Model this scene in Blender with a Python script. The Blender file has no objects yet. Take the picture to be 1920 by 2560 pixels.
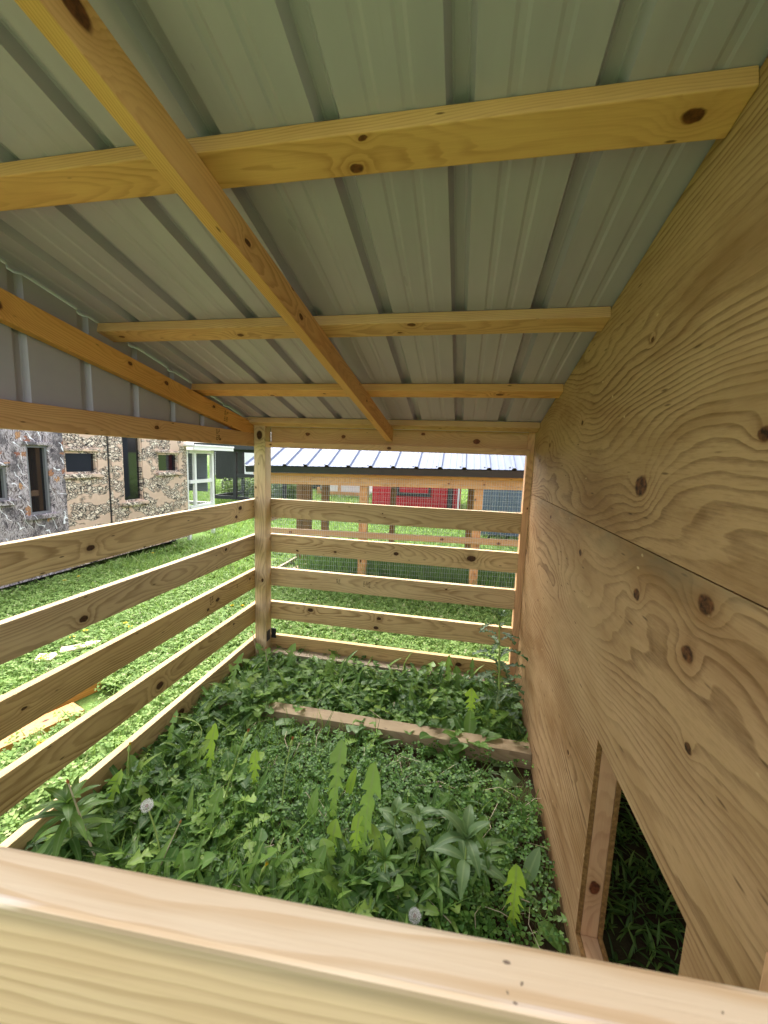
import bpy, bmesh, math, random
import numpy as np
from mathutils import Vector, Matrix

random.seed(7)
rng = np.random.default_rng(11)
R = math.radians
scene = bpy.context.scene
col = scene.collection

# ------------------------------------------------------------------ camera
CAM = Vector((0, 0, 1.6))
yaw, pit, rol = R(10.97), R(-7.65), R(2.077)
fw = Vector((-math.sin(yaw) * math.cos(pit), math.cos(yaw) * math.cos(pit), math.sin(pit)))
rt = Vector((math.cos(yaw), math.sin(yaw), 0))
up = rt.cross(fw)
r2 = rt * math.cos(rol) + up * math.sin(rol)
u2 = up * math.cos(rol) - rt * math.sin(rol)
cam = bpy.data.cameras.new('camera')
cam.sensor_width = 36
cam.lens = 36 * 1003.3 / 2560
cam.clip_start = 0.02
cam.clip_end = 600
cam.dof.use_dof = True
cam.dof.focus_distance = 2.3
cam.dof.aperture_fstop = 6.5
co = bpy.data.objects.new('camera', cam)
col.objects.link(co)
M = Matrix((r2, u2, -fw)).transposed().to_4x4()
M.translation = CAM
co.matrix_world = M
scene.camera = co

# ------------------------------------------------------------------ light
SUN_EL, SUN_AZ = 54, 328          # degrees, azimuth clockwise from +Y
sd = Vector((math.sin(R(SUN_AZ)) * math.cos(R(SUN_EL)), math.cos(R(SUN_AZ)) * math.cos(R(SUN_EL)), math.sin(R(SUN_EL))))
w = bpy.data.worlds.new('World')
scene.world = w
w.use_nodes = True
nt = w.node_tree
nt.nodes.clear()
out = nt.nodes.new('ShaderNodeOutputWorld')
bg = nt.nodes.new('ShaderNodeBackground')
sky = nt.nodes.new('ShaderNodeTexSky')
sky.sky_type = 'NISHITA'
sky.sun_disc = False
sky.sun_elevation = R(SUN_EL)
sky.sun_rotation = R(SUN_AZ)
sky.air_density = 1.0
sky.dust_density = 4.0
hs = nt.nodes.new('ShaderNodeHueSaturation')
hs.inputs['Saturation'].default_value = 0.30
nt.links.new(sky.outputs[0], hs.inputs['Color'])
nt.links.new(hs.outputs[0], bg.inputs[0])
bg.inputs[1].default_value = 0.15
nt.links.new(bg.outputs[0], out.inputs[0])
sl = bpy.data.lights.new('sun', 'SUN')
sl.energy = 1.3
sl.angle = R(50)
sl.color = (1, .97, .92)
so = bpy.data.objects.new('sun', sl)
col.objects.link(so)
so.rotation_euler = (-sd).to_track_quat('-Z', 'Y').to_euler()
so.location = sd * 30
vs = scene.view_settings
vs.view_transform = 'Standard'
vs.look = 'None'
vs.exposure = 2.33
vs.gamma = 1
scene.cycles.use_denoising = True
scene.cycles.max_bounces = 10
scene.cycles.diffuse_bounces = 6
scene.cycles.transparent_max_bounces = 12
scene.cycles.sample_clamp_indirect = 6

# ------------------------------------------------------------------ materials
def srgb(r, g, b):
    f = lambda c: (c / 255 / 12.92) if c / 255 <= .04045 else ((c / 255 + .055) / 1.055) ** 2.4
    return (f(r), f(g), f(b), 1)

class NB:
    """small node-building helper"""
    def __init__(s, name, rough=.6, spec=.3):
        s.m = bpy.data.materials.new(name)
        s.m.use_nodes = True
        s.t = s.m.node_tree
        s.t.nodes.clear()
        s.out = s.t.nodes.new('ShaderNodeOutputMaterial')
        s.b = s.t.nodes.new('ShaderNodeBsdfPrincipled')
        s.b.inputs['Roughness'].default_value = rough
        s.b.inputs['Specular IOR Level'].default_value = spec
        s.t.links.new(s.b.outputs[0], s.out.inputs[0])
    def n(s, typ, **kw):
        x = s.t.nodes.new(typ)
        for k, v in kw.items():
            setattr(x, k, v)
        return x
    def l(s, a, b):
        s.t.links.new(a, b)
    def put(s, sock, v):
        if hasattr(v, 'is_output') or isinstance(v, bpy.types.NodeSocket):
            s.l(v, sock)
        else:
            sock.default_value = v
    def math(s, op, a, b=None, c=None, clamp=False):
        x = s.n('ShaderNodeMath', operation=op)
        x.use_clamp = clamp
        s.put(x.inputs[0], a)
        if b is not None: s.put(x.inputs[1], b)
        if c is not None: s.put(x.inputs[2], c)
        return x.outputs[0]
    def vmul(s, v, sc):
        x = s.n('ShaderNodeVectorMath', operation='MULTIPLY')
        s.put(x.inputs[0], v); s.put(x.inputs[1], sc)
        return x.outputs[0]
    def vadd(s, v, w):
        x = s.n('ShaderNodeVectorMath', operation='ADD')
        s.put(x.inputs[0], v); s.put(x.inputs[1], w)
        return x.outputs[0]
    def noise(s, v, scale=1, detail=2, rough=.5, dist=0, colr=False):
        x = s.n('ShaderNodeTexNoise')
        s.put(x.inputs['Vector'], v)
        x.inputs['Scale'].default_value = scale
        x.inputs['Detail'].default_value = detail
        x.inputs['Roughness'].default_value = rough
        x.inputs['Distortion'].default_value = dist
        return x.outputs['Color' if colr else 'Fac']
    def vor(s, v, scale=1, feature='F1', outn='Distance', rnd=1):
        x = s.n('ShaderNodeTexVoronoi', feature=feature)
        s.put(x.inputs['Vector'], v)
        x.inputs['Scale'].default_value = scale
        x.inputs['Randomness'].default_value = rnd
        return x.outputs[outn]
    def ramp(s, f, stops, interp='LINEAR'):
        x = s.n('ShaderNodeValToRGB')
        x.color_ramp.interpolation = interp
        e = x.color_ramp.elements
        while len(e) > 1: e.remove(e[0])
        for i, (p, c) in enumerate(stops):
            el = e[0] if i == 0 else e.new(p)
            el.position = p
            el.color = c if len(c) == 4 else (*c, 1)
        s.put(x.inputs[0], f)
        return x.outputs[0]
    def mix(s, f, a, b, mode='MIX'):
        x = s.n('ShaderNodeMix', data_type='RGBA', blend_type=mode)
        s.put(x.inputs[0], f)
        s.put(x.inputs[6], a); s.put(x.inputs[7], b)
        return x.outputs[2]
    def mrange(s, v, a, b, c=0, d=1):
        x = s.n('ShaderNodeMapRange')
        s.put(x.inputs[0], v)
        for i, q in enumerate((a, b, c, d)): x.inputs[i + 1].default_value = q
        return x.outputs[0]
    def obj(s):
        return s.n('ShaderNodeTexCoord').outputs['Object']
    def sep(s, v):
        x = s.n('ShaderNodeSeparateXYZ'); s.put(x.inputs[0], v)
        return x.outputs
    def comb(s, x_, y_, z_):
        x = s.n('ShaderNodeCombineXYZ')
        s.put(x.inputs[0], x_); s.put(x.inputs[1], y_); s.put(x.inputs[2], z_)
        return x.outputs[0]
    def bump(s, h, strength=.2, dist=.002):
        x = s.n('ShaderNodeBump')
        x.inputs['Strength'].default_value = strength
        x.inputs['Distance'].default_value = dist
        s.l(h, x.inputs['Height'])
        s.l(x.outputs[0], s.b.inputs['Normal'])
    def color(s, c):
        s.put(s.b.inputs['Base Color'], c)
        return s.m

def knot_nodes(nb, P, nk, sx=1.5):
    """sum of warp and knot mask from object properties k1..kn = (x, z, radius)"""
    X, Y, Z = P
    nz = nb.sep(nb.noise(nb.comb(X, Y, Z), 45, 2, .5, 0, True))
    X = nb.math('ADD', X, nb.math('MULTIPLY', nb.math('SUBTRACT', nz[0], .5), .014))
    Z = nb.math('ADD', Z, nb.math('MULTIPLY', nb.math('SUBTRACT', nz[1], .5), .009))
    fn = nb.sep(nb.n('ShaderNodeTexCoord').outputs['Normal'])
    KW = nb.mrange(nb.math('ABSOLUTE', fn[1]), .4, .6, 9, 1)
    warp = 0.0
    mask = 0.0
    halo = 0.0
    for i in range(1, nk + 1):
        at = nb.n('ShaderNodeAttribute', attribute_type='OBJECT', attribute_name='k%d' % i)
        kx, kz, kr = nb.sep(at.outputs['Vector'])
        rr = nb.math('MAXIMUM', kr, 1e-4)
        dx = nb.math('DIVIDE', nb.math('SUBTRACT', X, kx), nb.math('MULTIPLY', rr, sx))
        dz = nb.math('DIVIDE', nb.math('SUBTRACT', Z, kz), rr)
        d2 = nb.math('MULTIPLY', nb.math('ADD', nb.math('MULTIPLY', dx, dx), nb.math('MULTIPLY', dz, dz)), KW)
        e = nb.math('POWER', 2.718, nb.math('MULTIPLY', d2, -.16))
        warp = nb.math('ADD', warp, nb.math('MULTIPLY', e, nb.math('MULTIPLY', rr, 1.5)))
        m = nb.mrange(d2, .7, 1.25, 1, 0)
        mask = nb.math('MAXIMUM', mask, m)
        halo = nb.math('MAXIMUM', halo, nb.math('POWER', 2.718, nb.math('MULTIPLY', d2, -.35)))
    return warp, mask, halo

def wood(name, light, dark, knot, rings=150., contrast=.75, nk=4, tint=None, rough=.62, stain=None, straight=False, weathered=None):
    nb = NB(name, rough, .25)
    rnd = nb.n('ShaderNodeObjectInfo').outputs['Random']
    o = nb.obj()
    X, Y, Z = nb.sep(o)
    off = nb.math('MULTIPLY', rnd, 37.3)
    warp, mask, halo = knot_nodes(nb, (X, Y, Z), nk)
    lx = nb.comb(nb.math('MULTIPLY', X, .8), off, off)
    nn = nb.sep(nb.noise(lx, 1, 1.5, .5, 0, True))
    # pith wanders along the board: flat-sawn arches where it comes close
    y0 = nb.math('ADD', nb.math('MULTIPLY', nn[0], .26), -.02)
    z0 = nb.math('MULTIPLY', nb.math('SUBTRACT', nn[1], .5), .30)
    z0 = nb.math('ADD', z0, nb.math('MULTIPLY', nb.math('SUBTRACT', rnd, .5), .05))
    wob = nb.math('MULTIPLY', nb.math('SUBTRACT', nb.noise(nb.vadd(nb.vmul(o, (2.2, 14, 14)), nb.comb(off, 0, 0)), 1, 3, .55), .5), .036 if straight else .022)
    if straight:            # quarter-sawn: the pith lies well off the board, lines run straight
        y0 = nb.math('ADD', nb.math('MULTIPLY', nn[0], .05), .16)
        z0 = nb.math('ADD', nb.math('MULTIPLY', nn[1], .05), -.24)
    dy = nb.math('ADD', Y, y0)
    dz = nb.math('SUBTRACT', Z, z0)
    rad = nb.math('SQRT', nb.math('ADD', nb.math('MULTIPLY', dy, dy), nb.math('MULTIPLY', dz, dz)))
    u = nb.math('ADD', nb.math('ADD', rad, wob), warp)
    ring = nb.math('FRACT', nb.math('MULTIPLY', u, rings))
    band = nb.ramp(ring, [(0, (.05,) * 3), (.45, (.18,) * 3), (.8, (1,) * 3), (.93, (.85,) * 3), (1, (.05,) * 3)])
    amp = nb.mrange(nb.noise(nb.vadd(nb.vmul(o, (1.2, 16, 16)), nb.comb(0, off, 0)), 1, 2), .3, .75, .45 if straight else .15, 1)
    fib = nb.noise(nb.vadd(nb.vmul(o, (9, 330, 330)), nb.comb(off, 0, 0)), 1, 2, .6)
    blot = nb.noise(nb.vadd(nb.vmul(o, (2.5, 8, 8)), nb.comb(0, 0, off)), 1, 3, .6)
    f = nb.math('MULTIPLY', nb.math('MULTIPLY', band, amp), contrast)
    f = nb.math('ADD', f, nb.math('MULTIPLY', nb.math('SUBTRACT', fib, .5), .35), clamp=True)
    c = nb.mix(f, light, dark)
    # boards differ in tone
    if weathered is not None:      # wide face weathered, with shade painted into it, top edge freshly planed, splintered arris
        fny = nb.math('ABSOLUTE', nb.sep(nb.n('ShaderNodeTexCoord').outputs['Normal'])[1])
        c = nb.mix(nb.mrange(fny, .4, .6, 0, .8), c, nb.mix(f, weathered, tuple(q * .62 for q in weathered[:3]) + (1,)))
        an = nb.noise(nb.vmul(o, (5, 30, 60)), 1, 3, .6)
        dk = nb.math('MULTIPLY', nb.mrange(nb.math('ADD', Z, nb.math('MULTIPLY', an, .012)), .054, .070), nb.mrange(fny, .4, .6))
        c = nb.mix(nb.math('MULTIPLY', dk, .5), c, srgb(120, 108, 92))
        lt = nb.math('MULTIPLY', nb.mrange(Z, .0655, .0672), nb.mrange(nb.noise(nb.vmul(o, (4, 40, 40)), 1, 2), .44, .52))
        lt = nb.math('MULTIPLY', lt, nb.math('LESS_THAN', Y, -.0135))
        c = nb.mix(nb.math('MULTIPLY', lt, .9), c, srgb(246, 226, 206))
    hv = nb.n('ShaderNodeHueSaturation')
    nb.l(c, hv.inputs['Color'])
    if not straight:
        nb.l(nb.mrange(rnd, 0, 1, .86, 1.1), hv.inputs['Value'])
        nb.l(nb.mrange(nb.math('FRACT', nb.math('MULTIPLY', rnd, 7.7)), 0, 1, .86, 1.12), hv.inputs['Saturation'])
    c = hv.outputs[0]
    c = nb.mix(nb.mrange(blot, .35, .75, 0, .30), c, nb.mix(.5, dark, light), 'MULTIPLY') if tint is None else nb.mix(nb.mrange(blot, .4, .75, 0, .55), c, tint)
    if stain is not None:
        st = nb.noise(nb.vadd(nb.vmul(o, (3, 10, 22)), nb.comb(off, 3, off)), 1, 4, .65)
        c = nb.mix(nb.mrange(st, .56, .72, 0, .7), c, stain)
    # pinholes, small dark flecks
    fl = nb.vor(nb.vadd(nb.vmul(o, (7, 26, 26)), nb.comb(off, off, 0)), 1)
    c = nb.mix(nb.mrange(fl, .05, .09, .8, 0), c, knot)
    c = nb.mix(nb.math('MULTIPLY', halo, .35), c, dark)
    kd = nb.mix(nb.mrange(nb.noise(nb.vmul(o, (90, 90, 90)), 1, 3, .6), .35, .65), knot, (knot[0] * 2.4, knot[1] * 2.2, knot[2] * 2, 1))
    c = nb.mix(mask, c, kd)
    hgt = nb.math('ADD', nb.math('MULTIPLY', f, -.6), nb.math('MULTIPLY', fib, .8))
    nb.bump(hgt, .25, .0015)
    return nb.color(c)

TREATED = wood('treated pine', srgb(204, 176, 130), srgb(126, 95, 56), srgb(50, 31, 18), 118, .85, stain=srgb(144, 114, 74))
FRESH = wood('pale planed pine', srgb(238, 213, 178), srgb(206, 164, 112), srgb(70, 46, 30), 84, .85, straight=True, weathered=srgb(196, 160, 132))  # front-face tone is weathering plus shade painted into the colour
SPRUCE = wood('yellow spruce', srgb(216, 166, 114), srgb(152, 96, 50), srgb(74, 42, 22), 170, .62)
PINK = wood('pinkish pine', srgb(210, 170, 128), srgb(166, 116, 76), srgb(84, 46, 28), 150, .6)
SILL = wood('weathered pine', srgb(178, 160, 132), srgb(124, 102, 78), srgb(60, 40, 30), 120, .6, stain=srgb(126, 102, 80))
STAINED = wood('orange stained pine', srgb(216, 150, 66), srgb(150, 92, 30), srgb(50, 26, 14), 130, .5)
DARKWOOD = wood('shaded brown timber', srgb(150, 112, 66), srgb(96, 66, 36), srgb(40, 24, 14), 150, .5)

def plywood_mat():
    nb = NB('plywood veneer', .68, .2)
    rnd = nb.n('ShaderNodeObjectInfo').outputs['Random']
    o = nb.obj()
    X, Y, Z = nb.sep(o)
    off = nb.math('MULTIPLY', rnd, 51.7)
    warp, mask, halo = knot_nodes(nb, (X, Y, Z), 8, 1.3)
    ov = nb.vadd(o, nb.comb(off, off, off))
    a = nb.noise(nb.vmul(ov, (.85, 1, 2.7)), 1, 1.6, .45)
    b = nb.noise(nb.vmul(ov, (5, 1, 17)), 1, 2.0, .5)
    h = nb.math('ADD', nb.math('MULTIPLY', Z, 1.0), nb.math('MULTIPLY', a, .62))
    h = nb.math('ADD', h, nb.math('MULTIPLY', b, .034))
    h = nb.math('ADD', h, nb.math('MULTIPLY', warp, 2.2))
    ring = nb.math('FRACT', nb.math('MULTIPLY', h, 40))
    band = nb.ramp(ring, [(0, (.0,) * 3), (.50, (.14,) * 3), (.86, (1,) * 3), (.94, (.85,) * 3), (1, (0,) * 3)])
    amp = nb.mrange(nb.noise(nb.vmul(ov, (1.3, 1, 5)), 1, 3), .3, .68, .15, 1.0)
    fib = nb.noise(nb.vmul(ov, (12, 1, 230)), 1, 3, .7)
    gr = nb.noise(nb.vmul(ov, (40, 1, 160)), 1, 3, .7)
    f = nb.math('ADD', nb.math('MULTIPLY', nb.math('MULTIPLY', band, amp), .78), nb.math('MULTIPLY', nb.math('SUBTRACT', fib, .5), .9))
    f = nb.math('ADD', f, nb.math('MULTIPLY', nb.math('SUBTRACT', gr, .5), .5), clamp=True)
    c = nb.mix(f, srgb(178, 144, 104), srgb(90, 58, 32))
    pat = nb.noise(nb.vmul(ov, (1.6, 1, 5.0)), 1, 4, .6)
    c = nb.mix(nb.mrange(pat, .44, .66, 0, .65), c, srgb(126, 88, 48))
    pat2 = nb.noise(nb.vadd(nb.vmul(ov, (1.2, 1, 3.5)), (9, 3, 5)), 1, 4, .6)
    c = nb.mix(nb.mrange(pat2, .5, .72, 0, .5), c, srgb(188, 158, 116))
    # short dark checks running with the grain
    ck = nb.vor(nb.vmul(ov, (6, 1, 34)), 1)
    c = nb.mix(nb.mrange(ck, .05, .12, .7, 0), c, srgb(70, 46, 26))
    # pale torn-grain specks
    sp = nb.vor(nb.vadd(nb.vmul(ov, (7, 1, 13)), (3.3, 0, 1.7)), 1)
    c = nb.mix(nb.mrange(nb.math('ADD', sp, nb.math('MULTIPLY', nb.noise(o, 90, 2), .06)), .06, .09, .8, 0), c, srgb(206, 178, 134))
    c = nb.mix(nb.math('MULTIPLY', halo, .40), c, srgb(140, 98, 58))
    sm = nb.math('MULTIPLY', nb.mrange(Z, .61, .71), nb.mrange(nb.noise(nb.vmul(o, (3, 1, 9)), 1, 4, .6), .42, .62))
    c = nb.mix(nb.math('MULTIPLY', sm, .6, clamp=True), c, srgb(104, 100, 84))
    kd = nb.mix(nb.mrange(nb.noise(nb.vmul(o, (70, 70, 70)), 1, 3, .6), .35, .65), srgb(36, 22, 14), srgb(112, 72, 42))
    c = nb.mix(mask, c, kd)
    nb.bump(nb.math('ADD', nb.math('MULTIPLY', f, -1), nb.math('MULTIPLY', fib, .7)), .35, .002)
    return nb.color(c)
PLY = plywood_mat()

def plyedge_mat():
    nb = NB('plywood edge', .75, .15)
    X, Y, Z = nb.sep(nb.obj())
    s = nb.math('FRACT', nb.math('MULTIPLY', nb.math('ADD', Y, nb.math('MULTIPLY', nb.noise(nb.obj(), 60, 2), .0015)), 330))
    c = nb.ramp(s, [(0, srgb(92, 66, 38)), (.5, srgb(150, 112, 66)), (1, srgb(84, 60, 34))])
    return nb.color(nb.mix(nb.mrange(nb.noise(nb.obj(), 90, 3), .4, .7, 0, .6), c, srgb(176, 136, 82)))
PLYEDGE = plyedge_mat()

def plain(name, c, rough=.5, metal=0, spec=.3, var=.12, vscale=6, bump=0):
    nb = NB(name, rough, spec)
    nb.b.inputs['Metallic'].default_value = metal
    n = nb.noise(nb.obj(), vscale, 4, .6)
    d = tuple(x * (1 - var * 2) for x in c[:3]) + (1,)
    cc = nb.mix(nb.mrange(n, .3, .7), d, c)
    if bump:
        nb.bump(nb.noise(nb.obj(), 200, 3), bump, .001)
    return nb.color(cc)

def metal_mat():
    nb = NB('grey painted sheet steel', .42, .45)
    o = nb.obj()
    n = nb.noise(nb.vmul(o, (5, 1.2, 5)), 1, 4, .6)
    c = nb.mix(nb.mrange(n, .3, .7), srgb(156, 147, 176), srgb(171, 162, 191))
    st = nb.noise(nb.vmul(o, (60, 1.5, 1)), 1, 3, .6)
    c = nb.mix(nb.mrange(st, .62, .8, 0, .22), c, srgb(128, 130, 140))
    nb.l(nb.mrange(n, .3, .7, .26, .42), nb.b.inputs['Roughness'])
    return nb.color(c)
STEEL = metal_mat()
GABLE = plain('grey siding steel', srgb(166, 158, 170), .4, 0, .4, .04)
ROOFBLUE = plain('pale blue grey roof steel', srgb(104, 112, 134), .6, 0, .15, .05)
BLACKTRIM = plain('black metal trim', srgb(38, 38, 46), .35, 0, .5, .1)
BLACKPAINT = plain('black paint', srgb(44, 44, 48), .5, 0, .4, .1)
WHITEPAINT = plain('white paint', srgb(236, 236, 236), .45, 0, .4, .04)
REDSIDE = plain('red siding', srgb(186, 34, 46), .55, 0, .3, .06)
GREYBLUE = plain('slate blue siding', srgb(92, 104, 122), .55, 0, .3, .06)
PALEHOUSE = plain('white siding', srgb(232, 232, 228), .55, 0, .3, .04)
SOILDARK = plain('dark interior', srgb(40, 34, 28), .9, 0, .1, .2)
ZINC = plain('galvanised wire', srgb(196, 200, 202), .4, .0, .5, .08)
GREYFRAME = plain('grey window frame', srgb(120, 120, 124), .5, 0, .4, .06)
INK = plain('black lumber ink', srgb(52, 38, 24), .8, 0, .1, .25, 90)
FAINT = plain('faded ink', srgb(150, 128, 108), .8, 0, .1, .2, 90)
PAPER = plain('pale scrap wood', srgb(238, 222, 192), .7, 0, .2, .06)
IRON = plain('dark steel bracket', srgb(60, 60, 64), .5, .3, .4, .2, 40)

def glass_mat():
    nb = NB('dark tinted glass', .03, .6)
    return nb.color((.012, .012, .014, 1))
GLASS = glass_mat()

def camo_dark():
    nb = NB('bark and leaf print', .6, .25)
    o = nb.obj()
    wob = nb.vadd(o, nb.vmul(nb.vadd(nb.noise(o, 7, 3, .6, 0, True), (-.5, -.5, -.5)), (.10, .10, .10)))
    st = nb.noise(nb.vmul(wob, (1, 26, 9)), 1, 5, .7, 1.6)
    c = nb.ramp(st, [(.30, srgb(36, 34, 38)), (.41, srgb(92, 84, 90)), (.47, srgb(146, 136, 140)), (.51, srgb(200, 192, 198)), (.55, srgb(140, 126, 126)), (.62, srgb(54, 46, 48)), (.72, srgb(150, 136, 136))])
    big = nb.noise(o, 4.5, 3, .6)
    c = nb.mix(nb.mrange(big, .50, .62, 0, .75), c, srgb(66, 62, 68))
    # leaves in clumps
    lv = nb.vor(nb.vmul(wob, (1, 1, 1)), 7.5)
    lc = nb.vor(nb.vmul(wob, (1, 1, 1)), 7.5, 'F1', 'Color')
    lr, lg, lb = nb.sep(lc)
    veins = nb.mrange(nb.noise(o, 60, 2), .4, .6, .0, .6)
    leafc = nb.mix(veins, nb.mix(lg, srgb(190, 148, 108), srgb(146, 92, 78)), srgb(96, 58, 40))
    edge = nb.noise(o, 38, 2)
    m = nb.math('MULTIPLY', nb.math('LESS_THAN', nb.math('ADD', lv, nb.math('MULTIPLY', edge, .5)), .52), nb.math('GREATER_THAN', lr, .55))
    c = nb.mix(m, c, leafc)
    # pale twigs
    tw = nb.n('ShaderNodeTexWave', wave_type='BANDS', bands_direction='DIAGONAL')
    nb.l(nb.vmul(wob, (1, 3.2, 2.2)), tw.inputs[0])
    tw.inputs['Scale'].default_value = 1.6
    tw.inputs['Distortion'].default_value = 9
    tw.inputs['Detail'].default_value = 2
    tm = nb.math('MULTIPLY', nb.math('GREATER_THAN', tw.outputs['Fac'], .985), nb.math('GREATER_THAN', nb.noise(o, 6, 1), .5))
    c = nb.mix(tm, c, srgb(232, 232, 240))
    return nb.color(c)
CAMO_A = camo_dark()

def camo_tan():
    nb = NB('tan flaking bark print', .6, .25)
    o = nb.obj()
    wob = nb.vadd(o, nb.vmul(nb.vadd(nb.noise(o, 5, 3, .6, 0, True), (-.5, -.5, -.5)), (.16, .16, .16)))
    band = nb.noise(nb.vmul(wob, (1, 3.0, 6.5)), 1, 2, .5)
    streak = nb.noise(nb.vmul(o, (1, 60, 5)), 1, 3)
    base = nb.mix(nb.mrange(streak, .3, .7), srgb(208, 178, 158), srgb(228, 204, 184))
    base = nb.mix(nb.mrange(band, .36, .455, .0, .8), srgb(206, 178, 160), base)
    # dark lower lips of the smooth patches
    base = nb.mix(nb.math('MULTIPLY', nb.mrange(band, .43, .46, 0, 1), .75), base, srgb(112, 92, 84))
    fl = nb.vor(nb.vmul(wob, (1, 22, 36)), 1, 'DISTANCE_TO_EDGE')
    flc = nb.sep(nb.vor(nb.vmul(wob, (1, 22, 36)), 1, 'F1', 'Color'))
    flake = nb.mix(flc[0], srgb(172, 150, 134), srgb(236, 222, 206))
    flake = nb.mix(nb.mrange(fl, .03, .14, 1, 0), flake, srgb(48, 42, 42))
    m = nb.mrange(band, .46, .475, 0, 1)
    return nb.color(nb.mix(m, base, flake))
CAMO_B = camo_tan()

def leaf_mat(name, stops, trans=.35, rough=.42, spec=.35):
    nb = NB(name, rough, spec)
    ri = nb.n('ShaderNodeNewGeometry').outputs['Random Per Island']
    c = nb.ramp(ri, stops)
    n = nb.noise(nb.obj(), 9, 3, .6)
    c = nb.mix(nb.mrange(n, .35, .7, 0, .45), c, nb.mix(.5, c, (.02, .06, .012, 1)))
    rib = nb.n('ShaderNodeAttribute', attribute_type='GEOMETRY', attribute_name='rib').outputs['Fac']
    c = nb.mix(nb.mrange(rib, .80, .93, 0, .55), c, (.30, .40, .16, 1))
    nb.put(nb.b.inputs['Base Color'], c)
    tr = nb.n('ShaderNodeBsdfTranslucent')
    nb.l(nb.mix(.5, c, (.22, .34, .03, 1)), tr.inputs[0])
    mx = nb.n('ShaderNodeMixShader')
    mx.inputs[0].default_value = trans
    nb.l(nb.b.outputs[0], mx.inputs[1]); nb.l(tr.outputs[0], mx.inputs[2])
    nb.l(mx.outputs[0], nb.out.inputs[0])
    return nb.m
G = lambda r, g, b: (r, g, b, 1)
CLOVER = leaf_mat('clover leaf', [(0, G(.05, .14, .025)), (.45, G(.10, .24, .042)), (.8, G(.16, .33, .06)), (1, G(.26, .44, .09))], .3)
WEED = leaf_mat('weed leaf', [(0, G(.05, .13, .03)), (.45, G(.12, .25, .05)), (.8, G(.23, .40, .08)), (1, G(.38, .56, .11))], .4)
PALE = leaf_mat('pale standing leaf', [(0, G(.26, .46, .09)), (1, G(.36, .56, .13))], .45)
YOUNG = leaf_mat('bright young leaf', [(0, G(.36, .60, .06)), (1, G(.46, .68, .09))], .5)
DANDE = leaf_mat('dandelion leaf', [(0, G(.12, .26, .055)), (.5, G(.21, .38, .08)), (1, G(.32, .50, .11))], .4)
BLUISH = leaf_mat('blue green leaf', [(0, G(.12, .22, .085)), (1, G(.21, .33, .13))], .25)
THIST = leaf_mat('dark spiny leaf', [(0, G(.045, .10, .035)), (1, G(.085, .16, .055))], .2)
GRASS = leaf_mat('lawn blade', [(0, G(.13, .23, .06)), (.5, G(.25, .39, .11)), (.92, G(.36, .49, .16)), (1, G(.52, .50, .30))], .4, .6, .15)
TALL = leaf_mat('tall grass blade', [(0, G(.08, .18, .05)), (.7, G(.17, .33, .09)), (1, G(.28, .44, .12))], .4)
SHRUB = leaf_mat('shrub leaf', [(0, G(.10, .17, .05)), (.6, G(.2, .3, .09)), (1, G(.3, .34, .12))], .3)
STEM = plain('green stem', G(.38, .50, .14), .5, 0, .3, .1, 30)
DRYSTEM = plain('dry straw stem', G(.62, .52, .36), .6, 0, .2, .12, 30)
PETAL = plain('yellow petals', G(.82, .58, .02), .6, 0, .2, .12, 120)
BUDTIP = plain('rusty bud tip', G(.55, .22, .08), .7, 0, .2, .2, 120)
FLUFF = plain('seed fluff', G(.86, .85, .84), .9, 0, .1, .04, 60)
SEEDC = plain('brown seeds', G(.30, .18, .12), .9, 0, .1, .2, 200)

def ground_mat():
    nb = NB('soil and moss', .95, .1)
    o = nb.obj()
    X, Y, Z = nb.sep(o)
    n = nb.noise(o, 3, 6, .65)
    n2 = nb.noise(o, 40, 4, .7)
    soil = nb.mix(n2, srgb(44, 34, 26), srgb(84, 66, 50))
    moss = nb.mix(n2, (.07, .14, .03, 1), (.18, .28, .07, 1))
    # lawn outside the pen, bare dark soil under it
    inx = nb.math('MULTIPLY', nb.math('GREATER_THAN', X, -1.55), nb.math('LESS_THAN', X, 2.0))
    iny = nb.math('MULTIPLY', nb.math('GREATER_THAN', Y, -.2), nb.math('LESS_THAN', Y, 2.86))
    ins = nb.math('MULTIPLY', inx, iny)
    c_out = nb.mix(nb.mrange(n, .36, .48), nb.mix(.4, soil, moss), moss)
    c_in = nb.mix(nb.mrange(n, .45, .7, 0, .25), soil, moss)
    nb.bump(n2, .6, .01)
    return nb.color(nb.mix(ins, c_out, c_in))
SOIL = ground_mat()

# ------------------------------------------------------------------ object helpers
WM = {}
def tag(o, label=None, cat=None, group=None, kind=None):
    if label: o['label'] = label
    if cat: o['category'] = cat
    if group: o['group'] = group
    if kind: o['kind'] = kind
    return o

def place(o, parent, mat):
    WM[o.name] = mat.copy()
    if parent is not None:
        o.parent = parent
        o.matrix_local = WM[parent.name].inverted() @ mat
    else:
        o.matrix_world = mat
    return o

def empty(name, loc, rz=0):
    o = bpy.data.objects.new(name, None)
    o.empty_display_size = .1
    col.objects.link(o)
    return place(o, None, Matrix.Translation(Vector(loc)) @ Matrix.Rotation(rz, 4, 'Z'))

def link_mesh(name, me, mats, parent=None, mat=None):
    for m in (mats if isinstance(mats, (list, tuple)) else [mats]):
        me.materials.append(m)
    o = bpy.data.objects.new(name, me)
    col.objects.link(o)
    return place(o, parent, mat if mat is not None else Matrix.Identity(4))

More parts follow.
